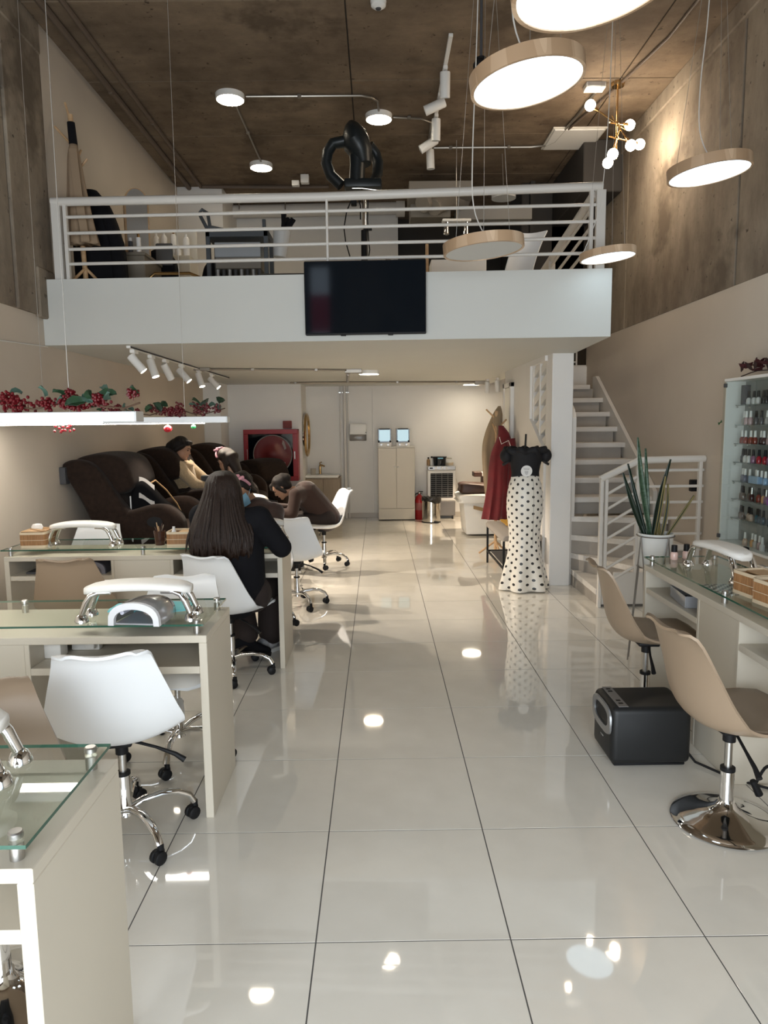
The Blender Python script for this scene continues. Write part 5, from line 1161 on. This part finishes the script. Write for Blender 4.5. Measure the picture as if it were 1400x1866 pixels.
uvl = sk.data.uv_layers.new(name='UVMap')
for p in sk.data.polygons:
    js = [sk.data.loops[l].vertex_index % n for l in p.loop_indices]
    for l, j in zip(p.loop_indices, js):
        vi = sk.data.loops[l].vertex_index; jj = j+(n if (max(js) > n-3 and j < 3) else 0)
        uvl.data[l].uv = (jj/n*10, rs[vi//n][0][2]/.078)
TOPB = mat('black_stretch_top', (.008, .008, .010), .75)
ob('bodice', MB().rings([[(r*math.cos(a), r*.8*math.sin(a), z) for a in [2*PI*j/40 for j in range(40)]] for z, r in ((1.075, .131), (1.12, .128), (1.18, .138), (1.25, .158), (1.31, .172), (1.335, .165), (1.34, .12))]), TOPB, t, True, 1.4)
n2 = 72
ob('ruffle', MB().rings([[((r+.016*math.sin(9*a))*math.cos(a), (r*.8+.016*math.sin(9*a))*math.sin(a), z+.012*math.sin(9*a+1)) for a in [2*PI*j/n2 for j in range(n2)]] for r, z in ((.165, 1.29), (.19, 1.30), (.198, 1.33), (.185, 1.352), (.16, 1.35), (.155, 1.30))], False), TOPB, t, True, 1.6)
for s in (-1, 1): ob('puff_sleeve', MB().ball((s*.185, -.01, 1.275), .062, 20, .9, 1.15, 1.05).tube([(s*.185, -.01, 1.22), (s*.175, -.01, 1.205)], .045, 14), TOPB, t)
ob('neck_pole', MB().tube([(-.005, 0, 1.30), (.002, 0, 1.475)], .009, 10), BLACKP, t)
ob('zip_seam', MB().tube([(.055, -.82*interp(zz, rr_, z)*.937-.002, z) for z in [.45+.05*k for k in range(13)]], .002, 5), mat('seam_dark', (.35, .33, .30), .6), t)
tg = ob('round_tag', MB().lathe([(0, 0), (.052, 0), (.052, .003), (0, .003)], 32).xf(T(-.015, -.128, 1.138) @ RX(PI/2)), mat('tag_card', (.80, .79, .77), .6), t)
INK = mat('tag_ink', (.30, .29, .28), .7); li = MB()
for k, (x0, x1, z) in enumerate(((-.028, .006, .022), (-.024, .02, .012), (-.018, .016, -.004), (-.018, .016, -.011), (-.015, .014, -.018), (-.014, .014, -.025), (-.008, .008, -.033))): li.box(-.015+x0, -.015+x1, -.1325, -.131, 1.138+z, 1.138+z+.003)
li.tube([(-.015+.012, -.132, 1.166), (-.015+.012, -.132, 1.156), (-.015+.017, -.132, 1.152), (-.015+.022, -.132, 1.156), (-.015+.022, -.132, 1.166)], .0013, 5)
ob('tag_print', li, INK, tg, False)
# ------------------------------------------------------------------ plant
PY = 4.52
t = thing('snake_plant', 'snake plant in a white pot on a wire stand by the stair railing', 'plant', (1.79, PY, 0))
ob('pot', MB().lathe([(0, .645), (.098, .645), (.104, .66), (.109, .845), (.112, .85), (.112, .862), (.102, .862), (.098, .83), (0, .83)], 36), mat('white_planter', (.76, .77, .75), .4), t)
ob('soil', MB().lathe([(0, .83), (.099, .83), (.099, .838), (0, .84)], 24), mat('soil', (.03, .022, .015), .95), t)
DWIRE = mat('dark_wire', (.22, .20, .18), .45, .5)
ob('stand_ring', MB().tube([(.116*math.cos(a), .116*math.sin(a), .845) for a in [2*PI*k/40 for k in range(41)]], .004, 6, False).tube([(.108*math.cos(a), .108*math.sin(a), .64) for a in [2*PI*k/40 for k in range(41)]], .004, 6, False), DWIRE, t)
for k in range(4):
    a = -PI/2+.35+k*PI/2; p = (.117*math.cos(a), .117*math.sin(a), .845)
    for s in (-1, 1): ob('stand_leg', MB().tube([p, (.115*math.cos(a+s*.25), .115*math.sin(a+s*.25), .64), (.15*math.cos(a+s*.55), .15*math.sin(a+s*.55), .004)], .0042, 6), DWIRE, t)
LF = mat('snake_leaf', (.014, .040, .020), .4, col2=(.075, .13, .075), vscale=26, stretch=(1.2, 1.2, 3.2), detail=3); LFD = mat('snake_leaf_dark', (.010, .022, .012), .4); LFY = mat('snake_leaf_edge', (.20, .16, .05), .45)
def sleaf(px0, py0, px1, py1, dy, wd, m, bend=0, thin=False):
    a = at(px0, py0, PY)-Vector((1.79, PY, 0)); b = at(px1, py1, PY+dy)-Vector((1.79, PY, 0)); a.z = .83
    g = []; w_ = Vector((1, .45, 0)).normalized()
    for i in range(15):
        s = i/14; c = lerp(a, b, s)+Vector((bend*math.sin(PI*s), 0, 0)); ww = wd*(.55+.45*math.sin(PI*min(1, s*.9+.05)))*(1-s**5)+.0008
        g.append([c+w_*ww*v+Vector((0, -.012*(1-v*v)*-1, 0)) for v in (-1, -.6, 0, .6, 1)])
    l = ob('leaf', MB().sheet(g, .004), m, t, True, 1.4)
    if thin: ob('leaf_margin', MB().tube([r[-1] for r in g], .0035, 6).tube([r[0] for r in g], .0035, 6), LFY, l)
sleaf(1188, 970, 1163, 797, -.02, .021, LF, -.012); sleaf(1183, 970, 1177, 817, .05, .017, LF, 0); sleaf(1177, 972, 1136, 862, -.02, .018, LFD, -.006); sleaf(1180, 972, 1145, 845, .06, .013, LFD, -.004)
sleaf(1190, 972, 1223, 837, .0, .020, LFD, -.012); sleaf(1194, 972, 1213, 868, -.06, .010, LFD, .004, True); sleaf(1205, 972, 1218, 882, .05, .012, LFD, .014, True); sleaf(1203, 972, 1199, 915, .08, .011, LFY, -.004); sleaf(1214, 972, 1266, 903, .0, .011, LFD, .0, True)

# ------------------------------------------------------------------ polish cabinet on the wall
CX, CY0, CY1, CZ0, CZ1 = 2.585, 4.40, 5.31, .68, 1.88
t = thing('polish_cabinet', 'white wall cabinet with glass doors and seven glass shelves of polish', 'cabinet', (0, 0, 0))
bx('back', t, mat('cabinet_back', (.26, .27, .26), .4), XR-.012, XR-.002, CY0, CY1, CZ0, CZ1); bx('top', t, WPAINT, CX-.012, XR-.002, CY0, CY1, CZ1-.018, CZ1+.004); bx('bottom', t, WPAINT, CX-.012, XR-.002, CY0, CY1, CZ0-.02, CZ0)
bx('end_panel', t, WPAINT, CX, XR-.002, CY1-.014, CY1, CZ0, CZ1); bx('end_panel', t, WPAINT, CX, XR-.002, CY0, CY0+.014, CZ0, CZ1)
SHZ = [1.69, 1.547, 1.412, 1.277, 1.138, 1.007, .867]
SG = mat('shelf_glass', (.20, .24, .23), .08, alpha=.55)
for z in SHZ:
    s = bx('shelf', t, SG, CX+.03, XR-.014, CY0+.02, CY1-.10, z-.006, z, r=.001)
    ob('shelf_pin', MB().ball((CX+.035, CY1-.115, z-.014), .008, 8).ball((XR-.03, CY1-.115, z-.014), .008, 8), STEEL, s)
for a, b in ((CY0, (CY0+CY1)/2-.002), ((CY0+CY1)/2+.002, CY1)):
    d = ob('glass_door', MB().box(CX-.014, CX-.009, a, b, CZ0+.004, CZ1-.02), GLASSC, t, False)
    yy = CY1-.03 if b == CY1 else CY0+.01
    for z in (CZ0+.02, CZ1-.06): ob('hinge', MB().rbox(CX-.02, CX+.0, yy, yy+.025, z, z+.03, .003, 1), DGREY, d)
ob('door_catch', MB().rbox(CX-.035, CX-.014, 4.83, 4.88, CZ0-.012, CZ0+.022, .004, 1), BLACKP, t)
PB = {}
def pbot(colname, col, capm, h=.05, cap=.045, r=.0165):
    k = (colname, capm.name, h)
    if k not in PB:
        o = thing('polish_bottle', 'x', 'bottle', (0, 0, 0)); m = mat('polish_'+colname, col, .18, spec=.6)
        ob('body', MB().lathe([(0, 0), (r, 0), (r+.001, .004), (r+.001, h*.75), (r*.55, h), (0, h)], 12), m, o); ob('cap', MB().lathe([(0, h), (r*.62, h), (r*.5, h+cap), (0, h+cap)], 10), capm, o)
        PB[k] = [o, 0]
    return PB[k]
CLRS = {'brick red': (.22, .03, .018), 'dark plum': (.05, .012, .015), 'pale pink': (.50, .34, .34), 'rose': (.35, .14, .16), 'clear': (.40, .38, .36), 'smoke grey': (.09, .085, .09), 'milk white': (.62, .60, .58), 'bright red': (.42, .015, .03),
        'mauve': (.26, .12, .20), 'black': (.012, .012, .014), 'lilac grey': (.17, .18, .24), 'navy': (.03, .045, .10), 'sky blue': (.22, .36, .55), 'taupe': (.16, .12, .10), 'orange': (.60, .30, .10), 'violet': (.20, .02, .22), 'teal': (.04, .14, .19), 'petrol': (.03, .06, .085), 'nude': (.48, .34, .26)}
ROWS = [(0, ['black', 'milk white', 'milk white', 'milk white', 'black', 'black', 'pale pink', 'black', 'rose'], 0), (1, ['clear', 'pale pink', 'pale pink', 'smoke grey', 'smoke grey', 'clear', 'mauve', 'mauve', 'clear', 'pale pink', 'black'], 0), (2, ['brick red', 'brick red', 'brick red', 'brick red', 'dark plum', 'dark plum', 'pale pink', 'pale pink', 'rose', 'rose', 'pale pink'], 1),
        (3, ['smoke grey', 'milk white', 'milk white', 'mauve', 'bright red', 'bright red', 'mauve', 'rose', 'black', 'black'], 0), (4, ['lilac grey', 'lilac grey', 'lilac grey', 'navy', 'navy', 'sky blue', 'sky blue', 'sky blue', 'sky blue', 'navy', 'teal'], 1), (5, ['taupe', 'taupe', 'taupe', 'dark plum', 'brick red', 'orange', 'mauve', 'violet', 'dark plum', 'rose'], 0), (6, ['taupe', 'taupe', 'nude', 'nude', 'teal', 'petrol', 'petrol', 'petrol', 'teal', 'petrol'], 0), (7, ['nude', 'orange', 'clear', 'pale pink', 'milk white', 'smoke grey', 'milk white', 'clear', 'nude'], 1)]
ORD = ['first', 'second', 'third', 'fourth', 'fifth', 'sixth', 'seventh', 'eighth', 'ninth', 'tenth', 'eleventh', 'twelfth']
NTH = ['topmost', 'second', 'third', 'fourth', 'fifth', 'sixth', 'seventh', 'lowest']
rp = random.Random(11)
for i, cs, wc in ROWS:
    z = SHZ[i] if i < 7 else CZ0+.0005
    for q, cn in enumerate(cs):
        y = CY1-.155-.058*q+rp.uniform(-.006, .006)
        if i == 7: y -= .12
        if y < CY0+.06: break
        white = wc or cn in ('clear', 'pale pink') and i < 2
        capm = WP if white else (STEEL if (i == 5 and q in (3, 6)) else BLACKP)
        src = pbot(cn, CLRS[cn], capm, .052 if i % 2 else .048)
        lab = '%s %s-capped polish bottle, %s from the stairs end, %s cabinet level' % (cn, 'white' if white else ('silver' if capm is STEEL else 'black'), ORD[q], NTH[i])
        grp = '%s bottles on the %s level' % (cn, NTH[i])
        dup(src[0], (CX+.055+rp.uniform(0, .03), y, z+.0003), 0, lab, group=grp)
for o, _ in PB.values():
    for c in list(o.children): bpy.data.objects.remove(c)
    bpy.data.objects.remove(o)
tag(ob('carton', MB().rbox(CX+.05, CX+.10, CY1-.17, CY1-.13, 1.6903, 1.83, .002, 1), DGREY, None, False), 'tall dark carton at the end of the topmost cabinet shelf', 'carton')
tag(ob('swatch_card', MB().rbox(CX+.03, CX+.05, 4.86, 4.98, 1.1383, 1.19, .002, 1), mat('swatch_blue', (.30, .42, .58), .4), None, False), 'blue and white swatch card on the fifth cabinet level', 'card')
# dark red artificial flowers on top of it
t = thing('flower_spray', 'dark burgundy artificial flowers lying on top of the polish cabinet', 'flowers', (2.64, 4.98, CZ1+.004)); r_ = random.Random(6)
PET = mat('burgundy_petal', (.055, .008, .010), .7); LV2 = mat('dusky_leaf', (.03, .012, .012), .6)
ob('stem', MB().tube([(0, .22, .01), (.01, .1, .03), (0, 0, .035), (0, -.15, .03), (.0, -.4, .02)], .004, 6), LV2, t)
for k in range(9):
    c = Vector((r_.uniform(-.05, .05), .19-.062*k, .035+r_.uniform(0, .055))); f = MB()
    for q in range(7):
        a = q*2.4; d = Vector((math.cos(a), math.sin(a), r_.uniform(-.2, .9))).normalized(); s_ = d.cross(Vector((.3, .2, 1))).normalized(); l = r_.uniform(.035, .05)
        f.sheet([[c+d*l*u+s_*v*.5*l*math.sin(PI*min(1, u*.9+.1))+Vector((0, 0, .008*u)) for v in (-1, 0, 1)] for u in (0, .35, .7, 1)], .0015)
    ob('flower', f, PET, t, True, 1.5)
for k in range(6):
    c = Vector((r_.uniform(-.04, .04), .16-.09*k, .04)); d = Vector((r_.uniform(-.5, .5), r_.uniform(-1, 1), r_.uniform(.4, 1.3))).normalized(); s_ = d.cross(Vector((1, 0, .2))).normalized()
    ob('leaf', MB().sheet([[c+d*.09*u+s_*v*.022*math.sin(PI*min(1, u*.95+.05)) for v in (-1, 0, 1)] for u in (0, .3, .6, .85, 1)], .0015), LV2, t, True, 1.4)
tag(ob('leaf_clip', MB().sheet([[(CX-.01+.01*v, CY1+.03+.022*u, 1.565+.02*v*math.sin(PI*u)) for v in (-1, 0, 1)] for u in (0, .3, .6, 1)], .003), mat('small_leaf_green', (.03, .09, .03), .5)), 'tiny green leaf stuck to the edge of the polish cabinet', 'leaf')
tag(ob('wall_switch', MB().rbox(XR-.075, XR-.0005, 6.0, 6.05, .98, 1.08, .006, 1), BLACKP, None, False), 'square black switch box on the wall seen through the stair railing', 'switch')
q = at(1285, 880, 6.05)
# ------------------------------------------------------------------ air purifier
t = thing('air_purifier', 'black boxy air purifier with a silver handle band on the tiled floor', 'air purifier', (1.235, 3.20, 0), .0)
PUR = mat('purifier_black', (.008, .0085, .009), .5, bump=.02, bscale=400)
ob('body', MB().rbox(-.185, .185, -.125, .155, .012, .285, .03, 4), PUR, t); ob('base', MB().rbox(-.165, .165, -.105, .135, 0, .014, .004, 1), BLACKP, t)
SB = mat('purifier_silver', (.26, .265, .27), .35, .6)
def ell(w, h, n=28, p=.75): return [(w*math.copysign(abs(math.cos(2*PI*k/n))**p, math.cos(2*PI*k/n)), h*math.copysign(abs(math.sin(2*PI*k/n))**p, math.sin(2*PI*k/n))) for k in range(n)]
o1 = ell(.134, .070, 28, .6); i1 = ell(.098, .042, 28, .7)
ob('handle_band', MB().rings([[(-.184, .015+a, .205+b) for a, b in o1], [(-.192, .015+a*.98, .205+b*.97) for a, b in o1], [(-.192, .015+a, .210+b) for a, b in i1], [(-.180, .015+a, .210+b) for a, b in i1]], False), SB, t)
ob('intake', MB().rings([[(-.183, .015+a, .210+b) for a, b in i1], [(-.1865, .015+a*.98, .210+b*.98) for a, b in i1]]), BLACKP, t)
ob('logo_plate', MB().rbox(-.1875, -.184, -.01, .03, .10, .108, .001, 1), SB, t)
cp = ob('control_strip', MB().rbox(-.150, -.105, -.11, .14, .2845, .2875, .001, 1), SB, t)
for y in (-.07, -.035, .08, .11): ob('button', MB().rbox(-.139, -.118, y-.008, y+.008, .287, .2885, .001, 1), BLACKP, cp)
tag(ob('purifier_cable', MB().tube([(1.415, 3.14, .06), (1.45, 3.10, .012), (1.55, 2.95, .008), (1.66, 2.86, .008), (1.75, 2.82, .03), (1.80, 2.78, .20)], .006, 8), BLACKP), 'black cable running from the air purifier to the wall desk', 'cable')
for k, (P, l) in enumerate([([(1.52, 2.72, .10), (1.58, 2.74, .17), (1.66, 2.76, .12), (1.74, 2.74, .015), (1.95, 2.70, .012)], 'black looped cable hanging under the wall desk behind the chrome pole'), ([(1.50, 2.62, .015), (1.58, 2.55, .010), (1.72, 2.50, .010), (1.9, 2.55, .010)], 'black cable lying flat on the floor behind the chrome disc base')]):
    tag(ob('cable', MB().tube([tuple(interp([j/(len(P)-1) for j in range(len(P))], [p[c] for p in P], s/20) for c in range(3)) for s in range(21)], .006, 8), BLACKP), l, 'cable')
tag(ob('cable_plug', MB().tube([(1.50, 2.70, .13), (1.53, 2.70, .07)], [.012, .016], 10), BLACKP), 'black inline plug dangling under the wall desk', 'plug')
# ------------------------------------------------------------------ upper floor (seen from below through the railing)
ZU = ZS+.50
def slabbed(p): return Vector((p.x, p.y, ZU))
t = thing('coat_stand', 'branching wooden coat stand upstairs with aprons on it', 'coat stand', (-2.39, 6.0, ZU))
ob('pole', MB().tube([(.02, 0, 0), (-.03, 0, 1.33)], .02, 10), WOODL, t)
for a, b in (((-.03, 0, 1.28), (-.065, 0, 1.42)), ((-.03, 0, 1.10), (-.15, -.02, 1.235)), ((0, 0, .90), (.085, 0, .995)), ((-.01, 0, .95), (.02, .05, 1.08))): ob('peg', MB().tube([a, b], .009, 8), WOODL, t)
for a in (0.3, 2.0, 4.4): ob('foot', MB().tube([(.02, 0, .15), (.15*math.cos(a), .15*math.sin(a), .01)], .012, 8), WOODL, t)
ob('wrap', MB().tube([(-.027, 0, 1.27), (-.01, 0, .95)], [.030, .036], 12), BLKC, t)
APR = mat('tan_apron', (.30, .215, .14), .9, bump=.15, bscale=60)
c = coat('apron', 'long tan apron hanging from the upstairs coat stand', (-2.385, 5.94, ZU), [(0, 1.08, .03, .03, .0), (.15, .98, .05, .04, .0), (.45, .72, .075, .06, .01), (1, .32, .125, .08, .03)], APR, 2, .22)
ob('fold', MB().sheet([[(.0+.06*s+.06*v, -.085-.02*math.sin(s*3), 1.02-.70*s) for v in (0, .5, 1)] for s in [k/8 for k in range(9)]], .006), APR, c)
c = coat('dark_coat', 'black coat bulging behind the tan apron upstairs', (-2.33, 6.16, ZU), [(0, .80, .06, .05, -.03), (.2, .66, .16, .08, -.02), (.6, .36, .21, .10, .02), (1, .02, .215, .11, .03)], BLKC, 4, .06)
ob('sleeve', MB().tube([(.12, -.05, .58), (.19, -.06, .36), (.20, -.06, .05)], [.05, .06, .06], 10), BLKC, c)
t = thing('arched_mirror', 'arched wood-edged mirror on the vanity upstairs', 'mirror', (-2.13, 6.62, ZU+.3585), .45)
ar_ = [(-.105, 0)]+[(-.105*math.cos(PI*k/14), .48+.13*math.sin(PI*k/14)) for k in range(15)]+[(.105, 0)]
ob('frame', MB().prism(ar_, .07, 'y', 0), WOODL, t, False); ob('glass', MB().prism([(a*.86, b*.97+.01) for a, b in ar_], .004, 'y', -.004), mat('mirror_dim', (.45, .44, .42), .35, .8), t, False); ob('stand_leg', MB().rbox(-.10, .10, .07, .10, 0, .03, .004, 1), WOODL, t)
BEI = mat('beige_front', (.20, .17, .13), .5)
t = thing('vanity_desk', 'dark beige vanity desk upstairs under the arched mirror', 'desk', (-2.12, 6.55, ZU)); bx('top', t, BEI, -.13, .13, -.2, .3, .33, .358); bx('front', t, BEI, -.12, .12, -.19, -.17, 0, .33); bx('side', t, BEI, .10, .12, -.17, .29, 0, .33)
for k in range(3): bottle('vanity_jar', 'small dark jar before the upstairs mirror, '+ordn[k]+' from the coat stand', (-2.20+.07*k, 6.41, ZU+.3585), [(.02, 0), (.02, .07+.03*k)], [RED, DGREY, WP][k], [(.012, .07+.03*k), (.012, .10+.03*k)], [BLACKP, WP, BRASS][k])
b = thing('garment_bag', 'black sack standing between coat and vanity upstairs', 'bag', (-2.02, 7.0, ZU)); ob('body', puff(MB(), smoothpoly([(-.16, 0), (-.15, .40), (-.05, .52), (.10, .44), (.14, .1), (.14, 0)], 36), -.1, .1, .05), BLKC, b, True, 1.5); ob('flap', MB().rbox(-.04, .12, -.12, -.09, .36, .56, .02, 2), mat('dark_card', (.09, .085, .08), .7), b)
t = thing('gold_rail_cart', 'low cart with a bent brass rail beside the shampoo shelf upstairs', 'cart', (-1.86, 6.45, ZU)); bx('box', t, mat('cart_beige', (.40, .35, .28), .5), -.02, .36, -.10, .3, 0, .14); ob('rail', MB().tube([(-.12, -.12, 0), (-.11, -.12, .12), (-.05, -.12, .17), (.25, -.12, .17), (.33, -.12, .14), (.36, -.12, 0)], .013, 8).tube([(.08, -.13, .02), (.12, -.13, .06), (.34, -.13, .06)], .013, 8), BRASS, t)
bx('sloping_board', t, mat('dark_board', (.05, .045, .04), .6), -.10, -.04, -.05, .1, 0, .16)
t = thing('shampoo_shelf', 'beige shelf unit holding white shampoo bottles upstairs', 'shelf', (-2.17, 7.75, ZU)); bx('body', t, LAMI, -.16, .24, -.12, .2, 0, .62); bx('back', t, LAMI2, -.26, .24, .2, .22, 0, .95)
for k, (x, h) in enumerate(((-.12, .22), (-.04, .23), (.06, .24), (.19, .21))):
    bottle('shampoo_bottle', 'white shampoo bottle upstairs, %s from the mirror' % ordn[k], (-2.17+x, 7.70, ZU+.6203), [(.033, 0), (.034, h*.85), (.018, h*.95)], WP, [(.012, h*.95), (.012, h*1.08)], BRASS if k == 2 else WP, group='shampoo bottles upstairs')
bottle('cream_jar', 'squat white jar among the shampoo bottles upstairs', (-2.055, 7.66, ZU+.6203), [(.03, 0), (.03, .06)], WP, [(.02, .06), (.02, .10)], WP)
t = thing('salon_trolley', 'dark grey salon trolley with tool bottles and a white hanging cup upstairs', 'trolley', (-1.26, 6.95, ZU))
TRO = mat('trolley_grey', (.075, .085, .095), .45)
for x in (-.28, .25):
    for y in (-.17, .17): bx('post', t, TRO, x-.02, x+.02, y-.02, y+.02, 0, .64)
bx('tray', t, TRO, -.30, .27, -.19, .19, .58, .65); bx('tray', t, TRO, -.30, .27, -.19, .19, .14, .20); bx('drawer', t, mat('trolley_drawer', (.34, .36, .38), .4), -.22, .20, -.195, .15, .40, .53); bx('under_drawer', t, mat('drawer_beige', (.22, .20, .17), .6), -.22, .20, -.18, .15, .30, .40)  # trays, grey drawer and a plain beige box below it
ob('handle', MB().tube([(-.28, -.15, .64), (-.36, -.15, .80), (-.33, -.15, .83), (-.28, -.15, .80), (-.26, -.15, .66)], .016, 8).tube([(-.28, -.15, .68), (-.12, -.15, .645)], .018, 8), TRO, t); bx('peg_post', t, TRO, .22, .25, -.17, -.13, .65, .74)
for k in range(8): bottle('tool_tube', '%s tube, %s along the row on the trolley shelf upstairs' % (('silver', 'dark')[k % 2], ORD[k]), (-1.47+.055*k, 6.82, ZU+.2003), [(.018, 0), (.018, .10)], [SILVER, DGREY][k % 2], [(.010, .10), (.010, .125)], [DGREY, WP][k % 2], 'bottle', 'tubes on the trolley shelf')
t = thing('brush_cup', 'white cup of brushes hooked to the trolley end upstairs', 'cup', (-.90, 6.88, ZU+.42)); ob('cup', MB().lathe([(0, 0), (.06, 0), (.085, .24), (.08, .24), (.056, .01), (0, .01)], 24).xf(RY(.12)), mat('cup_white', (.55, .55, .54), .4), t)
br = MB(); r_ = random.Random(3)
for k in range(7): br.tube([(.03+.03*math.cos(k), .03*math.sin(k), .2), (.09+.05*math.cos(k*2), .05*math.sin(k*2), .34+.02*(k % 3))], [.008, .022], 8)
ob('brushes', br, BLKC, t)
t = thing('office_chair', 'black office chair back behind the trolley upstairs', 'chair', (-1.52, 7.25, ZU)); ob('backrest', puff(MB(), smoothpoly([(-.21, 0.0), (-.19, .36), (-.10, .47), (.10, .47), (.19, .36), (.22, 0.0)], 36), -.05, .05, .04), BLKC, t, True, 1.4); ob('seat', MB().rbox(-.24, .24, -.05, .4, -.0, .08, .03, 2), BLKC, t)
tag(ob('black_mat', MB().rbox(-.95, -.50, 5.95, 6.3, ZU, ZU+.085, .01, 1), BLACKP, None, False), 'flat black case on the deck edge beside the TV', 'case')
# hair steamer on a pole
sx, sy = -.10, 6.75
t = thing('hair_steamer', 'black salon hair processor with curved arms on a chrome pole upstairs', 'hair steamer', (sx, sy, ZU))
w3 = lambda px, py, y=sy: at(px, py, y)-Vector((sx, sy, ZU))
SBK = mat('steamer_black', (.012, .016, .018), .4)
ob('pole', MB().tube([w3(664, 352)*1, Vector((w3(664, 425).x, 0, w3(664, 425).z))], .018, 12), CHROME, t); ob('sleeve', MB().tube([(w3(664, 420).x, 0, w3(664, 420).z), (w3(664, 470).x, 0, 0)], .03, 12), BLACKP, t)
spine = MB()
P = [w3(x, y) for x, y in ((650, 335), (652, 300), (652, 270), (650, 245), (645, 228))]
ob('spine', MB().tube(P, [.10, .10, .11, .14, .06], 16, True, .7), SBK, t)
ob('hood', MB().tube([w3(664, 300), w3(660, 282), w3(650, 262), w3(645, 244), w3(642, 231), w3(641, 223)], [.10, .15, .19, .16, .11, .05], 18, True, .65), SBK, t)
ob('arm', MB().tube([w3(628, 258), w3(607, 262), w3(597, 278), w3(595, 298), w3(603, 320), w3(622, 338)], .062, 14, True, .8), SBK, t)
ob('arm', MB().tube([w3(672, 265, 7.0), w3(684, 280, 7.05), w3(689, 298, 7.05), w3(688, 318, 7.0), w3(680, 335, 6.9)], .058, 14, True, .8), SBK, t)
ob('base_tray', MB().rbox(w3(628, 340).x, w3(696, 340).x, -.10, .10, w3(650, 347).z, w3(650, 330).z, .02, 2), SBK, t); ob('chrome_edge', MB().tube([w3(642, 343, 6.64), w3(660, 343, 6.64), w3(692, 347, 6.64)], .006, 8), CHROME, t)
ob('eye_screws', MB().ball(w3(660, 247, 6.66), .010, 8).ball(w3(660, 252, 6.66), .010, 8), STEEL, t)
ob('clamp', MB().rbox(w3(640, 372).x, w3(650, 372).x, -.03, .03, w3(645, 375).z, w3(645, 352).z, .005, 1), BLACKP, t); ob('clamp', MB().rbox(w3(663, 417).x, w3(678, 417).x, -.02, .02, w3(670, 420).z, w3(670, 415).z, .003, 1), BLACKP, t)
for pts in (((640, 366), (632, 385), (627, 415), (630, 440), (638, 468)), ((671, 362), (670, 400), (672, 440), (674, 455), (672, 468)), ((654, 364), (657, 375), (657, 400))): ob('cable', MB().tube([w3(*p, 6.72) for p in pts], .006, 6), BLACKP, t)
# chairs, desk and services deeper in
t = thing('salon_chair', 'brown moulded chair upstairs beside the TV edge', 'chair', (.28, 6.9, ZU)); ob('backrest', MB().sheet([[(-.08+.16*u-.10*s, .05*math.sin(PI*u)+.03*s, .05+.36*s) for u in [k/6 for k in range(7)]] for s in [k/8 for k in range(9)]], .012), mat('brown_shell', (.10, .055, .03), .4), t); ob('seat', MB().rbox(-.1, .3, -.2, .2, 0, .05, .02, 2), MATS['brown_shell'], t)
t = thing('salon_chair', 'white moulded chair upstairs behind the unlit pendant', 'chair', (1.30, 6.95, ZU)); ob('backrest', MB().sheet([[(-.10+.26*u+.16*s*s, .06*math.sin(PI*u), .02+.62*s+.02*u) for u in [k/6 for k in range(7)]] for s in [k/8 for k in range(9)]], .014), WPLAS, t); ob('seat', MB().rbox(-.3, .12, -.2, .2, 0, .05, .02, 2), WPLAS, t)
t = thing('upper_cupboard', 'low white cupboard and panel standing upstairs behind the unlit pendant', 'cupboard', (.85, 7.3, ZU)); bx('body', t, WPAINT, -.3, .25, 0, .3, 0, .48); bx('panel', t, LAMI, .25, .62, .1, .3, 0, .30); bx('edge_post', t, WOODL, -.36, -.33, -.05, -.02, 0, .62)
t = thing('ceiling_duct', 'silver flexible ducts and grey boxes hanging at the far end upstairs', 'duct', (0, 0, 0))
DU = mat('duct_grey', (.30, .27, .23), .5, .3)
for a, b in (((770, 372), (820, 362)), ((790, 378), (845, 366))):
    pa, pb = at(*a, 8.8), at(*b, 9.2); n = 14
    ob('flex_duct', MB().tube([lerp(pa, pb, k/n)+Vector((0, 0, .05*math.sin(PI*k/n))) for k in range(n+1)], [.10+.012*(k % 2) for k in range(n+1)], 14), DU, t)
pa = at(820, 392, 9.3); bx('unit_box', t, DU, pa.x-.5, pa.x+.0, 9.2, 9.6, pa.z-.05, pa.z+.14); pa = at(905, 392, 9.3); bx('unit_box', t, mat('duct_light', (.36, .34, .31), .5), pa.x-.5, pa.x+.45, 9.3, 9.6, pa.z-.05, pa.z+.10)
pa, pb = at(745, 360, 9), at(860, 345, 9); bx('duct_run', t, DU, pa.x, pb.x, 8.9, 9.5, pa.z-.02, pa.z+.16)
t = thing('wall_pipe', 'fat white pipe running level along the upper back wall', 'pipe', (0, 0, 0)); pa, pb = at(410, 386, 10.4), at(722, 379, 10.4); ob('tube', MB().tube([pa, pb], .085, 16), WMETAL, t); ob('end_cap', MB().tube([pb, pb+Vector((.12, 0, 0))], .12, 18), WMETAL, t)
for px in (436, 520): a = at(px, 382, 10.3); ob('hanger', MB().tube([a, (a.x, a.y, ZC)], .008, 6), STEEL, t)
t = thing('socket_box', 'pair of small white ceiling boxes on conduit upstairs', 'socket', at(556, 333, 9.2)); ob('body', MB().rbox(-.05, .05, -.04, .04, -.01, .09, .004, 1), WPAINT, t); ob('second_box', MB().rbox(-.16, -.07, -.04, .04, -.04, .02, .004, 1), WPAINT, t); ob('conduit_drop', MB().tube([(0, 0, .09), (0, 0, .3)], .01, 8), PIPE, t)
t = thing('pendant_bulbs', 'small two-bulb chrome lamp upstairs behind the handrail', 'lamp', at(832, 412, 8.2)); ob('shade', MB().rbox(-.16, .16, -.05, .05, .04, .07, .01, 2), WPAINT, t)
ob('cord', MB().tube([(0, 0, .06), (0, 0, ZC-t.location.z)], .004, 6), WIRE, t)
for s in (-1, 1): ob('bulb', MB().lathe([(0, -.10), (.035, -.09), (.025, .0), (.03, .04), (0, .04)], 14, (s*.11, 0, 0)), CHROME, t)
